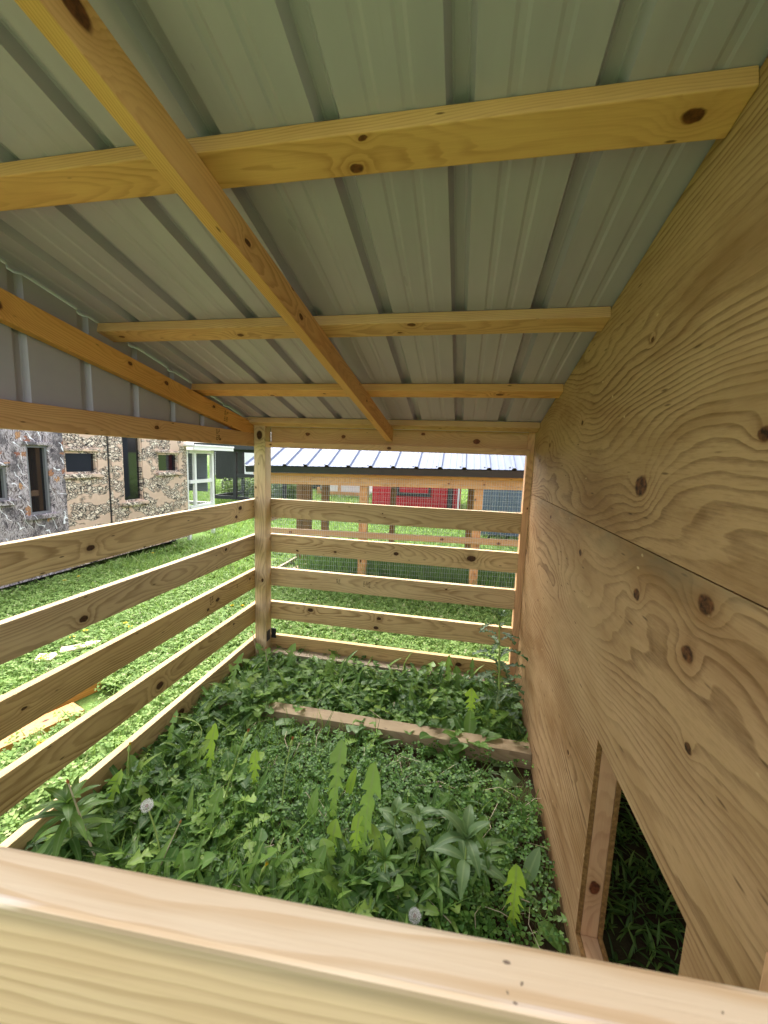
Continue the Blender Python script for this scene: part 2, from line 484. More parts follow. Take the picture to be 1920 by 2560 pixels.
def box_bm(bm, c, s, bev=0):
    """axis-aligned box centred at c, size s"""
    r = bmesh.ops.create_cube(bm, size=1)
    vsx = r['verts']
    bmesh.ops.scale(bm, vec=Vector(s), verts=vsx)
    bmesh.ops.translate(bm, vec=Vector(c), verts=vsx)
    if bev:
        es = list({e for v in vsx for e in v.link_edges})
        bmesh.ops.bevel(bm, geom=es, offset=bev, segments=2, affect='EDGES', profile=.6)

def bm_mesh(bm, name, smooth=False):
    me = bpy.data.meshes.new(name)
    bm.to_mesh(me)
    bm.free()
    if smooth:
        for p in me.polygons: p.use_smooth = True
    return me

def board(name, p0, p1, wdir, wid, thk, mat, parent, knots=(), bev=.003, label=None):
    """a plank: length p0->p1 through its centre, wid along wdir, thk across"""
    p0, p1 = Vector(p0), Vector(p1)
    x = (p1 - p0)
    L = x.length
    x.normalize()
    z = Vector(wdir)
    z = (z - x * z.dot(x)).normalized()
    y = z.cross(x)
    bm = bmesh.new()
    box_bm(bm, (0, 0, 0), (L, thk, wid), bev)
    me = bm_mesh(bm, name)
    mt = Matrix((x, y, z)).transposed().to_4x4()
    mt.translation = (p0 + p1) / 2
    o = link_mesh(name, me, mat, parent, mt)
    for i, k in enumerate(knots):
        o['k%d' % (i + 1)] = [float(q) for q in k]
    if label: o['label'] = label
    return o

def rk(L, wid, n, r=(.006, .016)):
    """random knots for a board"""
    return [(random.uniform(-L / 2, L / 2), random.uniform(-wid * .42, wid * .42), random.uniform(*r)) for _ in range(n)]

def boxes(name, items, mat, parent=None, bev=0, origin=(0, 0, 0)):
    bm = bmesh.new()
    for c, s in items:
        box_bm(bm, Vector(c) - Vector(origin), s, bev)
    return link_mesh(name, bm_mesh(bm, name), mat, parent, Matrix.Translation(Vector(origin)))

def arr_mesh(name, V, F):
    """V (n,3), F (m,k) -> mesh, fast"""
    V = np.asarray(V, dtype=np.float32); F = np.asarray(F, dtype=np.int32)
    me = bpy.data.meshes.new(name)
    me.vertices.add(len(V))
    me.vertices.foreach_set('co', V.ravel())
    k = F.shape[1]
    me.loops.add(F.size)
    me.loops.foreach_set('vertex_index', F.ravel())
    me.polygons.add(len(F))
    me.polygons.foreach_set('loop_start', np.arange(0, F.size, k, dtype=np.int32))
    me.polygons.foreach_set('loop_total', np.full(len(F), k, dtype=np.int32))
    me.update(calc_edges=True)
    return me

def tube(pts, radii, sides=6):
    pts = [Vector(p) for p in pts]
    V, F = [], []
    for i, p in enumerate(pts):
        d = (pts[min(i + 1, len(pts) - 1)] - pts[max(i - 1, 0)]).normalized()
        a = d.orthogonal().normalized() if i == 0 else (a - d * a.dot(d)).normalized()
        b = d.cross(a)
        r = radii[i] if isinstance(radii, (list, tuple)) else radii
        for k in range(sides):
            t = 2 * math.pi * k / sides
            V.append(p + a * math.cos(t) * r + b * math.sin(t) * r)
    for i in range(len(pts) - 1):
        for k in range(sides):
            F.append((i * sides + k, i * sides + (k + 1) % sides, (i + 1) * sides + (k + 1) % sides, (i + 1) * sides + k))
    return V, F

def bez(p0, p1, p2, n=8):
    p0, p1, p2 = Vector(p0), Vector(p1), Vector(p2)
    return [p0 * (1 - t) ** 2 + p1 * 2 * t * (1 - t) + p2 * t * t for t in [i / n for i in range(n + 1)]]

def py_mesh(name, V, F, smooth=True):
    me = bpy.data.meshes.new(name)
    me.from_pydata([tuple(v) for v in V], [], F)
    me.update()
    if smooth:
        for p in me.polygons: p.use_smooth = True
    return me

# ------------------------------------------------------------------ ground
bm = bmesh.new()
bmesh.ops.create_grid(bm, x_segments=60, y_segments=60, size=150)
gnd = link_mesh('ground', bm_mesh(bm, 'ground'), SOIL)
gnd['kind'] = 'structure'

# ------------------------------------------------------------------ the shelter
XL, XR, YF, YN = -1.505, .4417, 2.8, .25
RA, RB = 2.4732, -.23395                       # underside of the roof: z = RA + RB*y
roofz = lambda y: RA + RB * y
rdir = Vector((0, 1, RB)).normalized()
rnorm = Vector((0, -RB, 1)).normalized()
sh = empty('animal_shelter', (-.5, 1.5, 0))
tag(sh, 'open wooden animal shelter of slatted rails, plywood side and ribbed metal roof, seen from inside', 'shelter')

board('corner_post', (XL + .0445, YF - .0445, 0), (XL + .0445, YF - .0445, 1.805), (1, 0, 0), .089, .089, TREATED, sh,
      [(.83, .0, .022), (-.25, .018, .010), (.45, -.03, .006)])
SZ = [1.125, .855, .5875, .317, .045]
far_knots = [[(.02, .01, .004)], [(-.63, -.045, .007), (-.33, -.03, .008), (.13, -.005, .013), (.66, .005, .021)],
             [(.5, .03, .005)], [(-.52, .035, .015), (.02, .03, .012), (.0, -.045, .013)], [(.62, .02, .016), (-.2, -.03, .006)]]
slats = {}
for i, z in enumerate(SZ):
    dz = [0, -.004, .003, -.003, .002][i]
    slats['f%d' % i] = board('end_slat', (-1.543, YF + .019, z + .07), (.400, YF + .019, z + .07 + dz), (0, 0, 1), .14, .038, TREATED, sh, far_knots[i])
left_knots = [[(-.15, -.01, .013), (1.0, .025, .014), (.95, -.03, .011)], [(-.2, -.03, .014), (.82, .04, .01)],
              [(.72, .0, .013), (.62, -.03, .009), (1.12, .02, .008), (-.45, .0, .006)],
              [(.2, -.02, .018), (.9, .03, .007)], [(.35, .0, .020), (-.6, .02, .008)]]
for i, z in enumerate(SZ):
    y0 = .24
    slats['l%d' % i] = board('side_slat', (XL - .019, y0, z + .07), (XL - .019, YF - .001, z + .07), (0, 0, 1), .14, .038,
                             TREATED, sh, left_knots[i])
# near rail right under the camera, not quite square to the rest
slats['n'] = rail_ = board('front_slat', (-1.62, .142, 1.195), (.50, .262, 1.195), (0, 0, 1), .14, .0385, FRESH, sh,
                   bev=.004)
for i, z in enumerate(SZ[1:]):
    board('front_slat', (-1.62, .142, z + .07), (.50, .262, z + .07), (0, 0, 1), .14, .0385, TREATED, sh, rk(2, .14, 3))  # unseen lower slats of the near side, added to hold back light
# header beams, strips, purlins and rafters
hdrL = board('header_beam', (XL - .019, .24, 1.70), (XL - .019, YF - .001, 1.70), (0, 0, 1), .096, .038, SPRUCE, sh,
             [(.25, .01, .010), (.78, -.02, .006), (-.5, .0, .007)])
board('header_beam', (-1.416, YF + .019, 1.742), (.400, YF + .019, 1.742), (0, 0, 1), .114, .038, PINK, sh,
      [(-.62, .01, .012), (-.35, .0, .011), (.22, .03, .010), (.58, -.01, .016)])
board('header_strip', (-1.404, 2.705, 1.667), (.400, 2.705, 1.667), (0, 0, 1), .040, .03, SPRUCE, sh, [(.0, .0, .010), (-.86, 0, .006)])
rafL = board('rafter', (XL - .019, .2, 2.215), (XL - .019, 2.799, 1.752), (0, 0, 1), .098, .038, SPRUCE, sh,
             [(-.42, -.01, .020), (.12, .02, .008), (.35, .015, .010), (.75, .02, .008)])
def rx(y): return -.642 + .0637 * (y - .535)
def rpt(y, off): return Vector((rx(y), y, roofz(y))) - rnorm * off
board('rafter', rpt(.12, .038 + .0455), rpt(2.735, .038 + .0455), rnorm, .089, .038, SPRUCE, sh,
      [(-.84, .01, .019), (-.38, .0, .008), (-.06, -.01, .010), (.72, .0, .006)])
pk = [[(.30, .028, .011), (-.80, .025, .013), (.33, -.034, .006), (.93, -.005, .013)],
      [(.35, -.03, .010), (-.9, .0, .009), (-.35, .01, .010), (.3, .02, .006)],
      [(-.52, .03, .010), (.72, .0, .012), (-.2, .0, .006)], [(.4, .0, .006)]]
for i, y in enumerate((.863, 1.508, 2.101, 2.652)):
    a = Vector((-1.575, y, roofz(y))) + rdir * .0445 - rnorm * .0192
    b = Vector((.4412, y, roofz(y))) + rdir * .0445 - rnorm * .0192
    board('purlin', a, b, rdir, .089, .038, SPRUCE if i != 3 else PINK, sh, pk[i])
y = .235
board('purlin', Vector((-1.575, y, roofz(y))) + rdir * .0445 - rnorm * .0192, Vector((.4412, y, roofz(y))) + rdir * .0445 - rnorm * .0192,
      rdir, .089, .038, SPRUCE, sh)

def ribbed(name, x0, x1, length, first, pitch, mat, parent, mtx, rib=.018, minor=True, thick=.0007, ribw=.050):
    """sheet steel: profile in local x/z, run along local y; ribs rise towards +z"""
    prof = [(x0, 0)]
    x = first
    while x - pitch > x0: x -= pitch
    while x < x1 + pitch:
        for dx, z in ((-ribw / 2, 0), (-ribw / 2 + .011, rib), (-.013, rib), (-.011, rib + .0015), (.011, rib + .0015), (.013, rib), (ribw / 2 - .011, rib), (ribw / 2, 0)):
            prof.append((x + dx, z))
        if minor:
            for k in (1, 2):
                c = x + ribw / 2 + (pitch - ribw) * k / 3
                for dx, z in ((-.013, 0), (-.006, .0022), (.006, .0022), (.013, 0)):
                    prof.append((c + dx, z))
        x += pitch
    prof = [p for p in prof if x0 <= p[0] <= x1] + [(x1, 0)]
    n = len(prof)
    V, F = [], []
    ny = 2
    for j in range(ny):
        for px, pz in prof: V.append((px, length * j / (ny - 1), pz))
    for j in range(ny):
        for px, pz in prof: V.append((px, length * j / (ny - 1), pz + thick))
    q = n * ny
    for i in range(n - 1):
        F.append((i, n + i, n + i + 1, i + 1))
        F.append((q + i, q + i + 1, q + n + i + 1, q + n + i))
        F.append((i, i + 1, q + i + 1, q + i))
        F.append((n + i, q + n + i, q + n + i + 1, n + i + 1))
    F += [(0, q, q + n, n), (n - 1, n + n - 1, q + n + n - 1, q + n - 1)]
    return link_mesh(name, py_mesh(name, V, F, False), mat, parent, mtx)

rm = Matrix((Vector((1, 0, 0)), rdir, rnorm)).transposed().to_4x4()
rm.translation = Vector((0, .22, roofz(.22))) + rnorm * .001
ribbed('roof_sheet', -1.64, 1.9, 2.86, .215, .264, STEEL, sh, rm, rib=.027, ribw=.054)
# gable: vertical ribbed siding over the left side, run up to the roof
gm = Matrix((Vector((0, 1, 0)), Vector((0, 0, 1)), Vector((1, 0, 0)))).transposed().to_4x4()
gm = Matrix(((0, 0, -1, -1.548), (1, 0, 0, 0), (0, 1, 0, 1.66), (0, 0, 0, 1)))
gab = ribbed('gable_sheet', .1, 2.84, .80, 1.19, .2475, GABLE, sh, gm, minor=False)
for v in gab.data.vertices:                       # cut along the roof slope
    if v.co.y > .4: v.co.y = roofz(v.co.x) - 1.66 - .004
# plywood side wall, its studs and the pop hole
OY0, OY1, OZ0, OZ1 = .716, 1.208, .112, .790
def ply_panel(name, poly_outer, hole, x0, x1, org, knots, cutzig=False):
    """panel in the y/z plane with thickness x0..x1; local axes X=along y, Y=thickness, Z=up"""
    bm = bmesh.new()
    ys = sorted({p[0] for p in poly_outer} | ({hole[0], hole[1]} if hole else set()))
    if hole:
        y0, y1, z0, z1 = min(p[0] for p in poly_outer), max(p[0] for p in poly_outer), min(p[1] for p in poly_outer), max(p[1] for p in poly_outer)
        ny = [y0, hole[0], hole[1], y1]; nz = [z0, hole[2], hole[3], z1]
        cells = [[(ny[i], nz[j]), (ny[i + 1], nz[j]), (ny[i + 1], nz[j + 1]), (ny[i], nz[j + 1])] for i in range(3) for j in range(3) if not (i == 1 and j == 1)]
    else:
        cells = [poly_outer]
    cache = {}
    def vert(p, x):
        k = (round(p[0], 4), round(p[1], 4), x)
        if k not in cache: cache[k] = bm.verts.new((p[0] - org[1], x - org[0], p[1] - org[2]))
        return cache[k]
    ed = {}
    for c in cells:
        bm.faces.new([vert(p, x0) for p in c]).material_index = 0
        bm.faces.new([vert(p, x1) for p in reversed(c)]).material_index = 0
        for a, b in zip(c, c[1:] + c[:1]):
            k = frozenset(((round(a[0], 4), round(a[1], 4)), (round(b[0], 4), round(b[1], 4))))
            ed.setdefault(k, []).append((a, b))
    for k, l in ed.items():
        if len(l) == 1:
            a, b = l[0]
            f = bm.faces.new([vert(a, x0), vert(a, x1), vert(b, x1), vert(b, x0)])
            f.material_index = 1
    bmesh.ops.recalc_face_normals(bm, faces=bm.faces)
    mt = Matrix(((0, 1, 0, org[0]), (1, 0, 0, org[1]), (0, 0, 1, org[2]), (0, 0, 0, 1)))
    o = link_mesh(name, bm_mesh(bm, name), [PLY, PLYEDGE], sh, mt)
    for i, (ky, kz, kr) in enumerate(knots):
        o['k%d' % (i + 1)] = [ky - org[1], kz - org[2], kr]
    return o
PN, PF = .30, 2.79
low_k = [(1.073, 1.285, .014), (.829, 1.248, .016), (.796, 1.359, .019), (1.569, 1.28, .012), (2.118, 1.338, .008), (.785, 1.084, .009), (1.469, .546, .008), (2.244, .86, .007)]
up_k = [(1.716, 1.765, .010), (.716, 1.657, .012), (1.124, 1.554, .026), (1.157, 1.917, .007), (2.3, 1.7, .011), (2.55, 1.62, .012)]
ply_panel('plywood_panel', [(PN, .0), (PF, .0), (PF, 1.4025), (PN, 1.4025)], (OY0, OY1, OZ0, OZ1), XR, XR + .015, (XR, 1.5, .7), low_k)
ply_panel('plywood_panel', [(PN, 1.4055), (PF, 1.4055), (PF, roofz(PF) - .008), (PN, roofz(PN) - .008)], None, XR, XR + .015, (XR, 1.5, 1.75), up_k)
ply_panel('plywood_panel', [(PN, .0), (PF, .0), (PF, 1.40), (PN, 1.40)], (OY0, OY1, OZ0, OZ1), XR + .066, XR + .081, (XR + .066, 1.45, .75), [])
ply_panel('plywood_panel', [(PN, 1.4055), (PF, 1.4055), (PF, roofz(PF) - .008), (PN, roofz(PN) - .008)], None, XR + .066, XR + .081, (XR + .066, 1.55, 1.7), [])
xs = XR + .0405
board('opening_stud', (xs, OY1 + .0195, .075), (xs, OY1 + .0195, OZ1 + .25), (1, 0, 0), .0505, .038, PINK, sh, [(-.27, .0, .016), (.3, .01, .005)])
board('opening_stud', (xs, OY0 - .0195, .075), (xs, OY0 - .0195, OZ1 + .25), (1, 0, 0), .0505, .038, PINK, sh)
board('opening_sill', (xs, OY0 + .001, OZ0 - .0195), (xs, OY1 - .001, OZ0 - .0195), (1, 0, 0), .0505, .038, PINK, sh)
board('opening_head', (xs, OY0 + .001, OZ1 + .0195), (xs, OY1 - .001, OZ1 + .0195), (1, 0, 0), .0505, .038, PINK, sh)
board('end_stud', (.4305, YF + .027, .0), (.4305, YF + .027, 1.80), (1, 0, 0), .0605, .072, SPRUCE, sh, [(.4, .0, .004)])
board('door_batten', (XR - .0105, .514, .0), (XR - .0105, .514, .985), (0, 1, 0), .038, .019, SPRUCE, sh)
# closed hutch behind the plywood
boxes('hutch_wall', [((1.22, 2.83, .9), (1.44, .02, 1.8)), ((1.95, 1.5, .95), (.02, 2.7, 1.9)), ((1.22, .19, .95), (1.44, .02, 1.9))], PLY, sh, origin=(1.2, 1.5, .9))
# timbers lying on the ground
board('ground_beam', (-1.50, 2.0865, .045), (XR - .001, 2.0865, .045), (0, 0, 1), .090, .089, SILL, sh, [(.1, .0, .008), (-.7, .02, .006)])
board('ground_beam', (-1.40, 2.753, .043), (XR - .045, 2.753, .043), (0, 0, 1), .088, .088, SILL, sh, [(.75, .02, .010)])
boxes('post_bracket', [((-1.4155, 2.748, .20), (.004, .05, .08)), ((-1.395, 2.7985, .20), (.04, .003, .08))], IRON, sh, origin=(-1.41, 2.77, .2))

def stamp(name, lines, size, origin, xdir, ydir, parent, gap=1.25):
    """lettering printed on a board: a text mesh, xdir = reading direction"""
    x = Vector(xdir).normalized(); yv = Vector(ydir).normalized(); z = x.cross(yv)
    cu = bpy.data.curves.new(name, 'FONT')
    cu.body = lines
    cu.size = size
    cu.space_line = gap * .8
    cu.extrude = .0003
    tmp = bpy.data.objects.new(name + '_tmp', cu)
    col.objects.link(tmp)
    dg = bpy.context.evaluated_depsgraph_get()
    me = bpy.data.meshes.new_from_object(tmp.evaluated_get(dg))
    bpy.data.objects.remove(tmp)
    me.materials.clear()
    mt = Matrix((x, yv, z)).transposed().to_4x4()
    mt.translation = Vector(origin)
    return link_mesh(name, me, INK, parent, mt)
D_, U_, Xp, Yp = (0, 0, -1), (0, 0, 1), (1, 0, 0), (0, 1, 0)
stamp('grade_stamp', 'TL  KD\nmill 165', .022, (XL + .0006, 2.28, 1.742), D_, Yp, hdrL)
rs = Vector((0, 2.599, -.463)).normalized(); rd = Vector((0, -.463, -2.599)).normalized()
stamp('grade_stamp', 'TL  KD\nmill 165', .022, (XL + .0006, 2.375, 1.862), rd, rs, rafL)
stamp('grade_stamp', 'No.2\nSYP', .020, (-.87, YF - .0006, .690), D_, Xp, slats['f2'])
stamp('grade_stamp', 'KD19\nHT\nNo.2', .020, (-.64, YF - .0006, .690), D_, Xp, slats['f2'])
stamp('grade_stamp', 'No.2\nKD19', .022, (XL + .0006, 2.18, .700), D_, Yp, slats['l2'])
stamp('grade_stamp', 'HT', .022, (XL + .0006, 2.46, .690), D_, Yp, slats['l2'])

ib = [(.17, .006, .007), (.178, -.004, .004), (.168, -.010, .003), (.172, -.0145, .004), (.30, .002, .003)]
rm_ = WM[rail_.name]
for k, (dx, dy, sz) in enumerate(ib):
    bm = bmesh.new()
    bmesh.ops.create_circle(bm, cap_ends=True, segments=7, radius=sz * .38, matrix=Matrix.Translation(Vector((.44 + dx, dy, .0704))) @ Matrix.Rotation(k, 4, 'Z') @ Matrix.Diagonal((1, .45, 1, 1)))
    link_mesh('ink_mark', bm_mesh(bm, 'ink_mark'), FAINT, rail_, rm_)

# ------------------------------------------------------------------ hunting blinds
def wall_holes(name, y0, y1, z0, z1, holes, x, thk, mat, parent, org):
    """a wall in the y/z plane, face at x, going back to x-thk, with rectangular holes (y0,y1,z0,z1)"""
    ys = sorted({y0, y1} | {h[0] for h in holes} | {h[1] for h in holes})
    zs = sorted({z0, z1} | {h[2] for h in holes} | {h[3] for h in holes})
    bm = bmesh.new()
    vc = {}
    def v(a, b, c):
        k = (round(a, 4), round(b, 4), round(c, 4))
        if k not in vc: vc[k] = bm.verts.new((a - org[0], b - org[1], c - org[2]))
        return vc[k]
    solid = lambda i, j: 0 <= i < len(ys) - 1 and 0 <= j < len(zs) - 1 and not any(
        h[0] - 1e-5 <= ys[i] and ys[i + 1] <= h[1] + 1e-5 and h[2] - 1e-5 <= zs[j] and zs[j + 1] <= h[3] + 1e-5 for h in holes)
    for i in range(len(ys) - 1):
        for j in range(len(zs) - 1):
            if not solid(i, j): continue
            a, b, c, d = ys[i], ys[i + 1], zs[j], zs[j + 1]
            for xx in (x, x - thk):
                bm.faces.new([v(xx, a, c), v(xx, b, c), v(xx, b, d), v(xx, a, d)])
            if not solid(i - 1, j): bm.faces.new([v(x, a, c), v(x, a, d), v(x - thk, a, d), v(x - thk, a, c)])
            if not solid(i + 1, j): bm.faces.new([v(x, b, c), v(x, b, d), v(x - thk, b, d), v(x - thk, b, c)])
            if not solid(i, j - 1): bm.faces.new([v(x, a, c), v(x, b, c), v(x - thk, b, c), v(x - thk, a, c)])
            if not solid(i, j + 1): bm.faces.new([v(x, a, d), v(x, b, d), v(x - thk, b, d), v(x - thk, a, d)])
    bmesh.ops.recalc_face_normals(bm, faces=bm.faces)
    return link_mesh(name, bm_mesh(bm, name), mat, parent, Matrix.Translation(Vector(org)))

def blind(name, label, x, y0, y1, zb, zt, wins, mat, depth, lipmat):
    e = empty(name, (x - depth / 2, (y0 + y1) / 2, 0))
    tag(e, label, 'hunting blind')
    wall_holes('wall', y0, y1, zb, zt, wins, x, .06, mat, e, (x, (y0 + y1) / 2, 1))
    boxes('body', [((x - depth + .03, (y0 + y1) / 2, (zb + zt) / 2), (.06, y1 - y0, zt - zb)),
                   ((x - depth / 2 - .03, y0 + .03, (zb + zt) / 2), (depth - .12 - .002, .06, zt - zb)),
                   ((x - depth / 2 - .03, y1 - .03, (zb + zt) / 2), (depth - .12 - .002, .06, zt - zb)),
                   ((x - depth / 2 - .03, (y0 + y1) / 2, zb + .03), (depth - .122, y1 - y0 - .122, .06))], mat, e, origin=(x - 1, (y0 + y1) / 2, 1))
    boxes('roof', [((x - depth / 2, (y0 + y1) / 2, zt + .035), (depth + .12, y1 - y0 + .004, .068))], mat, e, .01, origin=(x - depth / 2, (y0 + y1) / 2, zt))
    for k in (y0 + .25, y1 - .25):
        boxes('skid', [((x - depth / 2, k, zb / 2), (depth * .9, .10, zb))], BLACKPAINT, e, origin=(x - depth / 2, k, 0))
    for a, b, c, d in wins:
        f = boxes('window', [((x - .035, a + .012, (c + d) / 2), (.045, .024, d - c)), ((x - .035, b - .012, (c + d) / 2), (.045, .024, d - c)),
                             ((x - .035, (a + b) / 2, c + .012), (.045, b - a - .048, .024)), ((x - .035, (a + b) / 2, d - .012), (.045, b - a - .048, .024))],
                  lipmat, e, origin=(x, (a + b) / 2, (c + d) / 2))
        boxes('pane', [((x - .05, (a + b) / 2, (c + d) / 2), (.006, b - a - .05, d - c - .05))], GLASS, f, origin=(x - .05, (a + b) / 2, (c + d) / 2))
        boxes('sill', [((x + .022, (a + b) / 2, c - .028), (.042, b - a + .10, .050))], mat, f, .006, origin=(x + .02, (a + b) / 2, c))
        boxes('drip_cap', [((x + .015, (a + b) / 2, d + .022), (.028, b - a + .06, .036))], mat, f, .005, origin=(x + .02, (a + b) / 2, d))
    return e
BX = -4.68
blind('hunting_blind', 'hunting blind box in grey bark and orange leaf camouflage with a tall dark window', BX, 1.9, 3.99, .10, 2.05,
      [(2.75, 3.36, 1.02, 1.375), (3.57, 3.80, .83, 1.60)], CAMO_A, 1.9, GREYFRAME)
bt = blind('hunting_blind', 'hunting blind box in tan flaking bark camouflage with three dark windows', BX - .03, 4.00, 6.20, .10, 2.05,
      [(4.02, 4.47, 1.268, 1.545), (4.86, 5.22, .84, 1.93), (5.53, 6.00, 1.248, 1.548)], CAMO_B, 1.9, CAMO_B)
boxes('corner_seam', [((BX - .0265, 4.625, 1.06), (.006, .016, 1.9))], BLACKPAINT, bt, origin=(BX, 4.62, 1))
boxes('corner_seam', [((BX - .021, 4.65, 1.06), (.018, .030, 1.9))], CAMO_B, bt, origin=(BX, 4.66, 1))

# ------------------------------------------------------------------ wire mesh
def wire_panel(name, o, ux, uz, W, H, sx, sz, r, mat, parent, jit=.0006):
    """welded wire in the plane spanned by ux, uz from corner o"""
    o, ux, uz = np.array(o), np.array(ux, float), np.array(uz, float)
    nrm = np.cross(ux, uz)
    V, F = [], []
    ring = [(r * math.cos(t), r * math.sin(t)) for t in (0.5, 2.6, 4.7)]
    def wire(pts, side):
        b = len(V)
        for p in pts:
            for a, c in ring: V.append(p + side * a + nrm * c)
        for i in range(len(pts) - 1):
            for k in range(3):
                F.append((b + i * 3 + k, b + i * 3 + (k + 1) % 3, b + (i + 1) * 3 + (k + 1) % 3, b + (i + 1) * 3 + k))
    nx, nz = int(W / sx), int(H / sz)
    for i in range(nx + 1):
        ph = rng.random() * 6
        wire([o + ux * (i * sx + jit * math.sin(ph + 9 * t)) + uz * H * t + nrm * .003 * math.sin(ph + 4 * t) for t in (0, .33, .66, 1)], ux)
    for j in range(nz + 1):
        ph = rng.random() * 6
        n = max(3, int(W / .25))
        wire([o + uz * (j * sz + .0025 * math.sin(ph + 7 * t)) + ux * W * t + nrm * (.0025 + .003 * math.sin(ph + 5 * t)) for t in [k / n for k in range(n + 1)]], uz)
    c = o + ux * W / 2 + uz * H / 2
    return link_mesh(name, arr_mesh(name, np.array(V) - c, np.array(F)), mat, parent, Matrix.Translation(Vector(c)))

# ------------------------------------------------------------------ far mesh pen with metal roof
pen = bpy.data.objects.new('poultry_run', None)
col.objects.link(pen)
PT = Matrix.Translation(Vector((-.6, 4.33, 0)))
place(pen, None, PT)
tag(pen, 'roofed timber and wire mesh poultry run with blue grey metal roof and black eave', 'poultry run')
PY = 4.33
tl = .0215
zz = lambda x, z: z + tl * (x + 2.18)
def pboard(name, x0, x1, z, y, wid, thk, mat, n=3):
    return board(name, (x0, y, zz(x0, z)), (x1, y, zz(x1, z)), (0, 0, 1), wid, thk, mat, pen, rk(x1 - x0, wid, n, (.006, .014)))
PX0, PX1, PYB = -2.40, 1.45, 5.62
pboard('top_beam', PX0, PX1, 1.315, PY + .019, .110, .038, PINK)
pboard('top_strip', PX0, PX1, 1.377, PY - .002, .020, .05, SPRUCE, 0)
pboard('mid_rail', PX0, PX1, .702, PY + .019, .068, .038, PINK)
pboard('base_board', PX0, PX1, .045, PY + .019, .09, .038, SILL)
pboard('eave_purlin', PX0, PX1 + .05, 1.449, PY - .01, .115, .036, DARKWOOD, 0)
for x in (PX0 + .045, -1.09, .172, PX1 - .045):
    board('post', (x, PY + .083, 0), (x, PY + .083, zz(x, 1.37)), (1, 0, 0), .089, .089, SPRUCE, pen, rk(1.3, .09, 3, (.006, .014)))
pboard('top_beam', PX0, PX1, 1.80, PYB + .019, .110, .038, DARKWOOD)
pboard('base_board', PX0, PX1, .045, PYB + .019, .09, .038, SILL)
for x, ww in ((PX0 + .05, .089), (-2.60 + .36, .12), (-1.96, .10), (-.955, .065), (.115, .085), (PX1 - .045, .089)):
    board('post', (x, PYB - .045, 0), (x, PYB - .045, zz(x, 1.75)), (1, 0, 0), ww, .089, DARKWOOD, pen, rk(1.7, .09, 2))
for z, m in ((.045, SILL), (.80, PINK)):
    board('side_rail', (PX0 + .02, PY + .13, z), (PX0 + .02, PYB - .09, z), (0, 0, 1), .09, .038, m, pen, rk(1.2, .08, 2))
for z in (.03,):
    board('floor_rail', (-2.0, PYB - .2, z + .03), (-2.25, PY + .14, z + .03), (0, 0, 1), .09, .06, PINK, pen, rk(1.2, .08, 2))
board('side_rafter', (PX0 + .02, PY + .13, 1.40), (PX0 + .02, PYB - .09, 1.82), (0, 0, 1), .09, .038, SPRUCE, pen)
wire_panel('wire_mesh', (PX0, PY - .004, .02), (1, 0, tl), (0, 0, 1), PX1 - PX0, 1.335, .0254, .0508, .0011, ZINC, pen)
wire_panel('wire_mesh', (PX0, PYB + .044, .02), (1, 0, tl), (0, 0, 1), PX1 - PX0, 1.75, .0508, .0508, .0011, ZINC, pen)
# eave trim and roof
bm = bmesh.new()
pr = [(4.235, 1.392), (4.225, 1.392), (4.225, 1.400), (4.212, 1.462), (4.255, 1.472), (4.255, 1.460), (4.225, 1.455), (4.236, 1.40)]
nx = 24
rows = []
for i in range(nx + 1):
    x = -2.45 + (1.55 + 2.45) * i / nx
    dent = .0 if not (15 < i < 19) else -.006 * math.sin((i - 15) / 4 * math.pi)
    rows.append([bm.verts.new((x + .6, q[0] - 4.33 + dent, zz(x, q[1]))) for q in pr])
for a, b in zip(rows, rows[1:]):
    for k in range(len(pr)):
        bm.faces.new((a[k], a[(k + 1) % len(pr)], b[(k + 1) % len(pr)], b[k]))
bm.faces.new(rows[0]); bm.faces.new(rows[-1][::-1])
bmesh.ops.recalc_face_normals(bm, faces=bm.faces)
link_mesh('eave_trim', bm_mesh(bm, 'eave_trim'), BLACKTRIM, pen, PT)
sl_ = math.atan2(.62, 1.45)
rmp = Matrix.Translation(Vector((-2.18, 4.20, 1.470))) @ Matrix.Rotation(-math.atan(tl), 4, 'Y') @ Matrix.Rotation(sl_, 4, 'X') @ Matrix.Translation(Vector((2.18, 0, 0)))
ribbed('roof_sheet', -2.46, 1.56, 1.62, -1.96, .2455, ROOFBLUE, pen, rmp, .019, True, .0008, .05)
for k in range(16):
    x = -2.2055 + .2455 * k
    bm = bmesh.new()
    bmesh.ops.create_cone(bm, cap_ends=True, segments=8, radius1=.008, radius2=.006, depth=.008)
    link_mesh('roof_screw', bm_mesh(bm, 'roof_screw'), BLACKTRIM, pen, rmp @ Matrix.Translation(Vector((x - .04, .05, .006))))
rmp2 = Matrix.Translation(Vector((-2.18, 4.20, 1.470))) @ Matrix.Rotation(-math.atan(tl), 4, 'Y') @ Matrix.Translation(Vector((2.18, 1.62 * math.cos(sl_) * 2 + .002, 0))) @ Matrix.Rotation(math.pi, 4, 'Z') @ Matrix.Rotation(sl_, 4, 'X')
ribbed('roof_sheet', -1.56, 2.46, 1.615, -.05, .2455, ROOFBLUE, pen, rmp2, .019, True, .0008, .05)

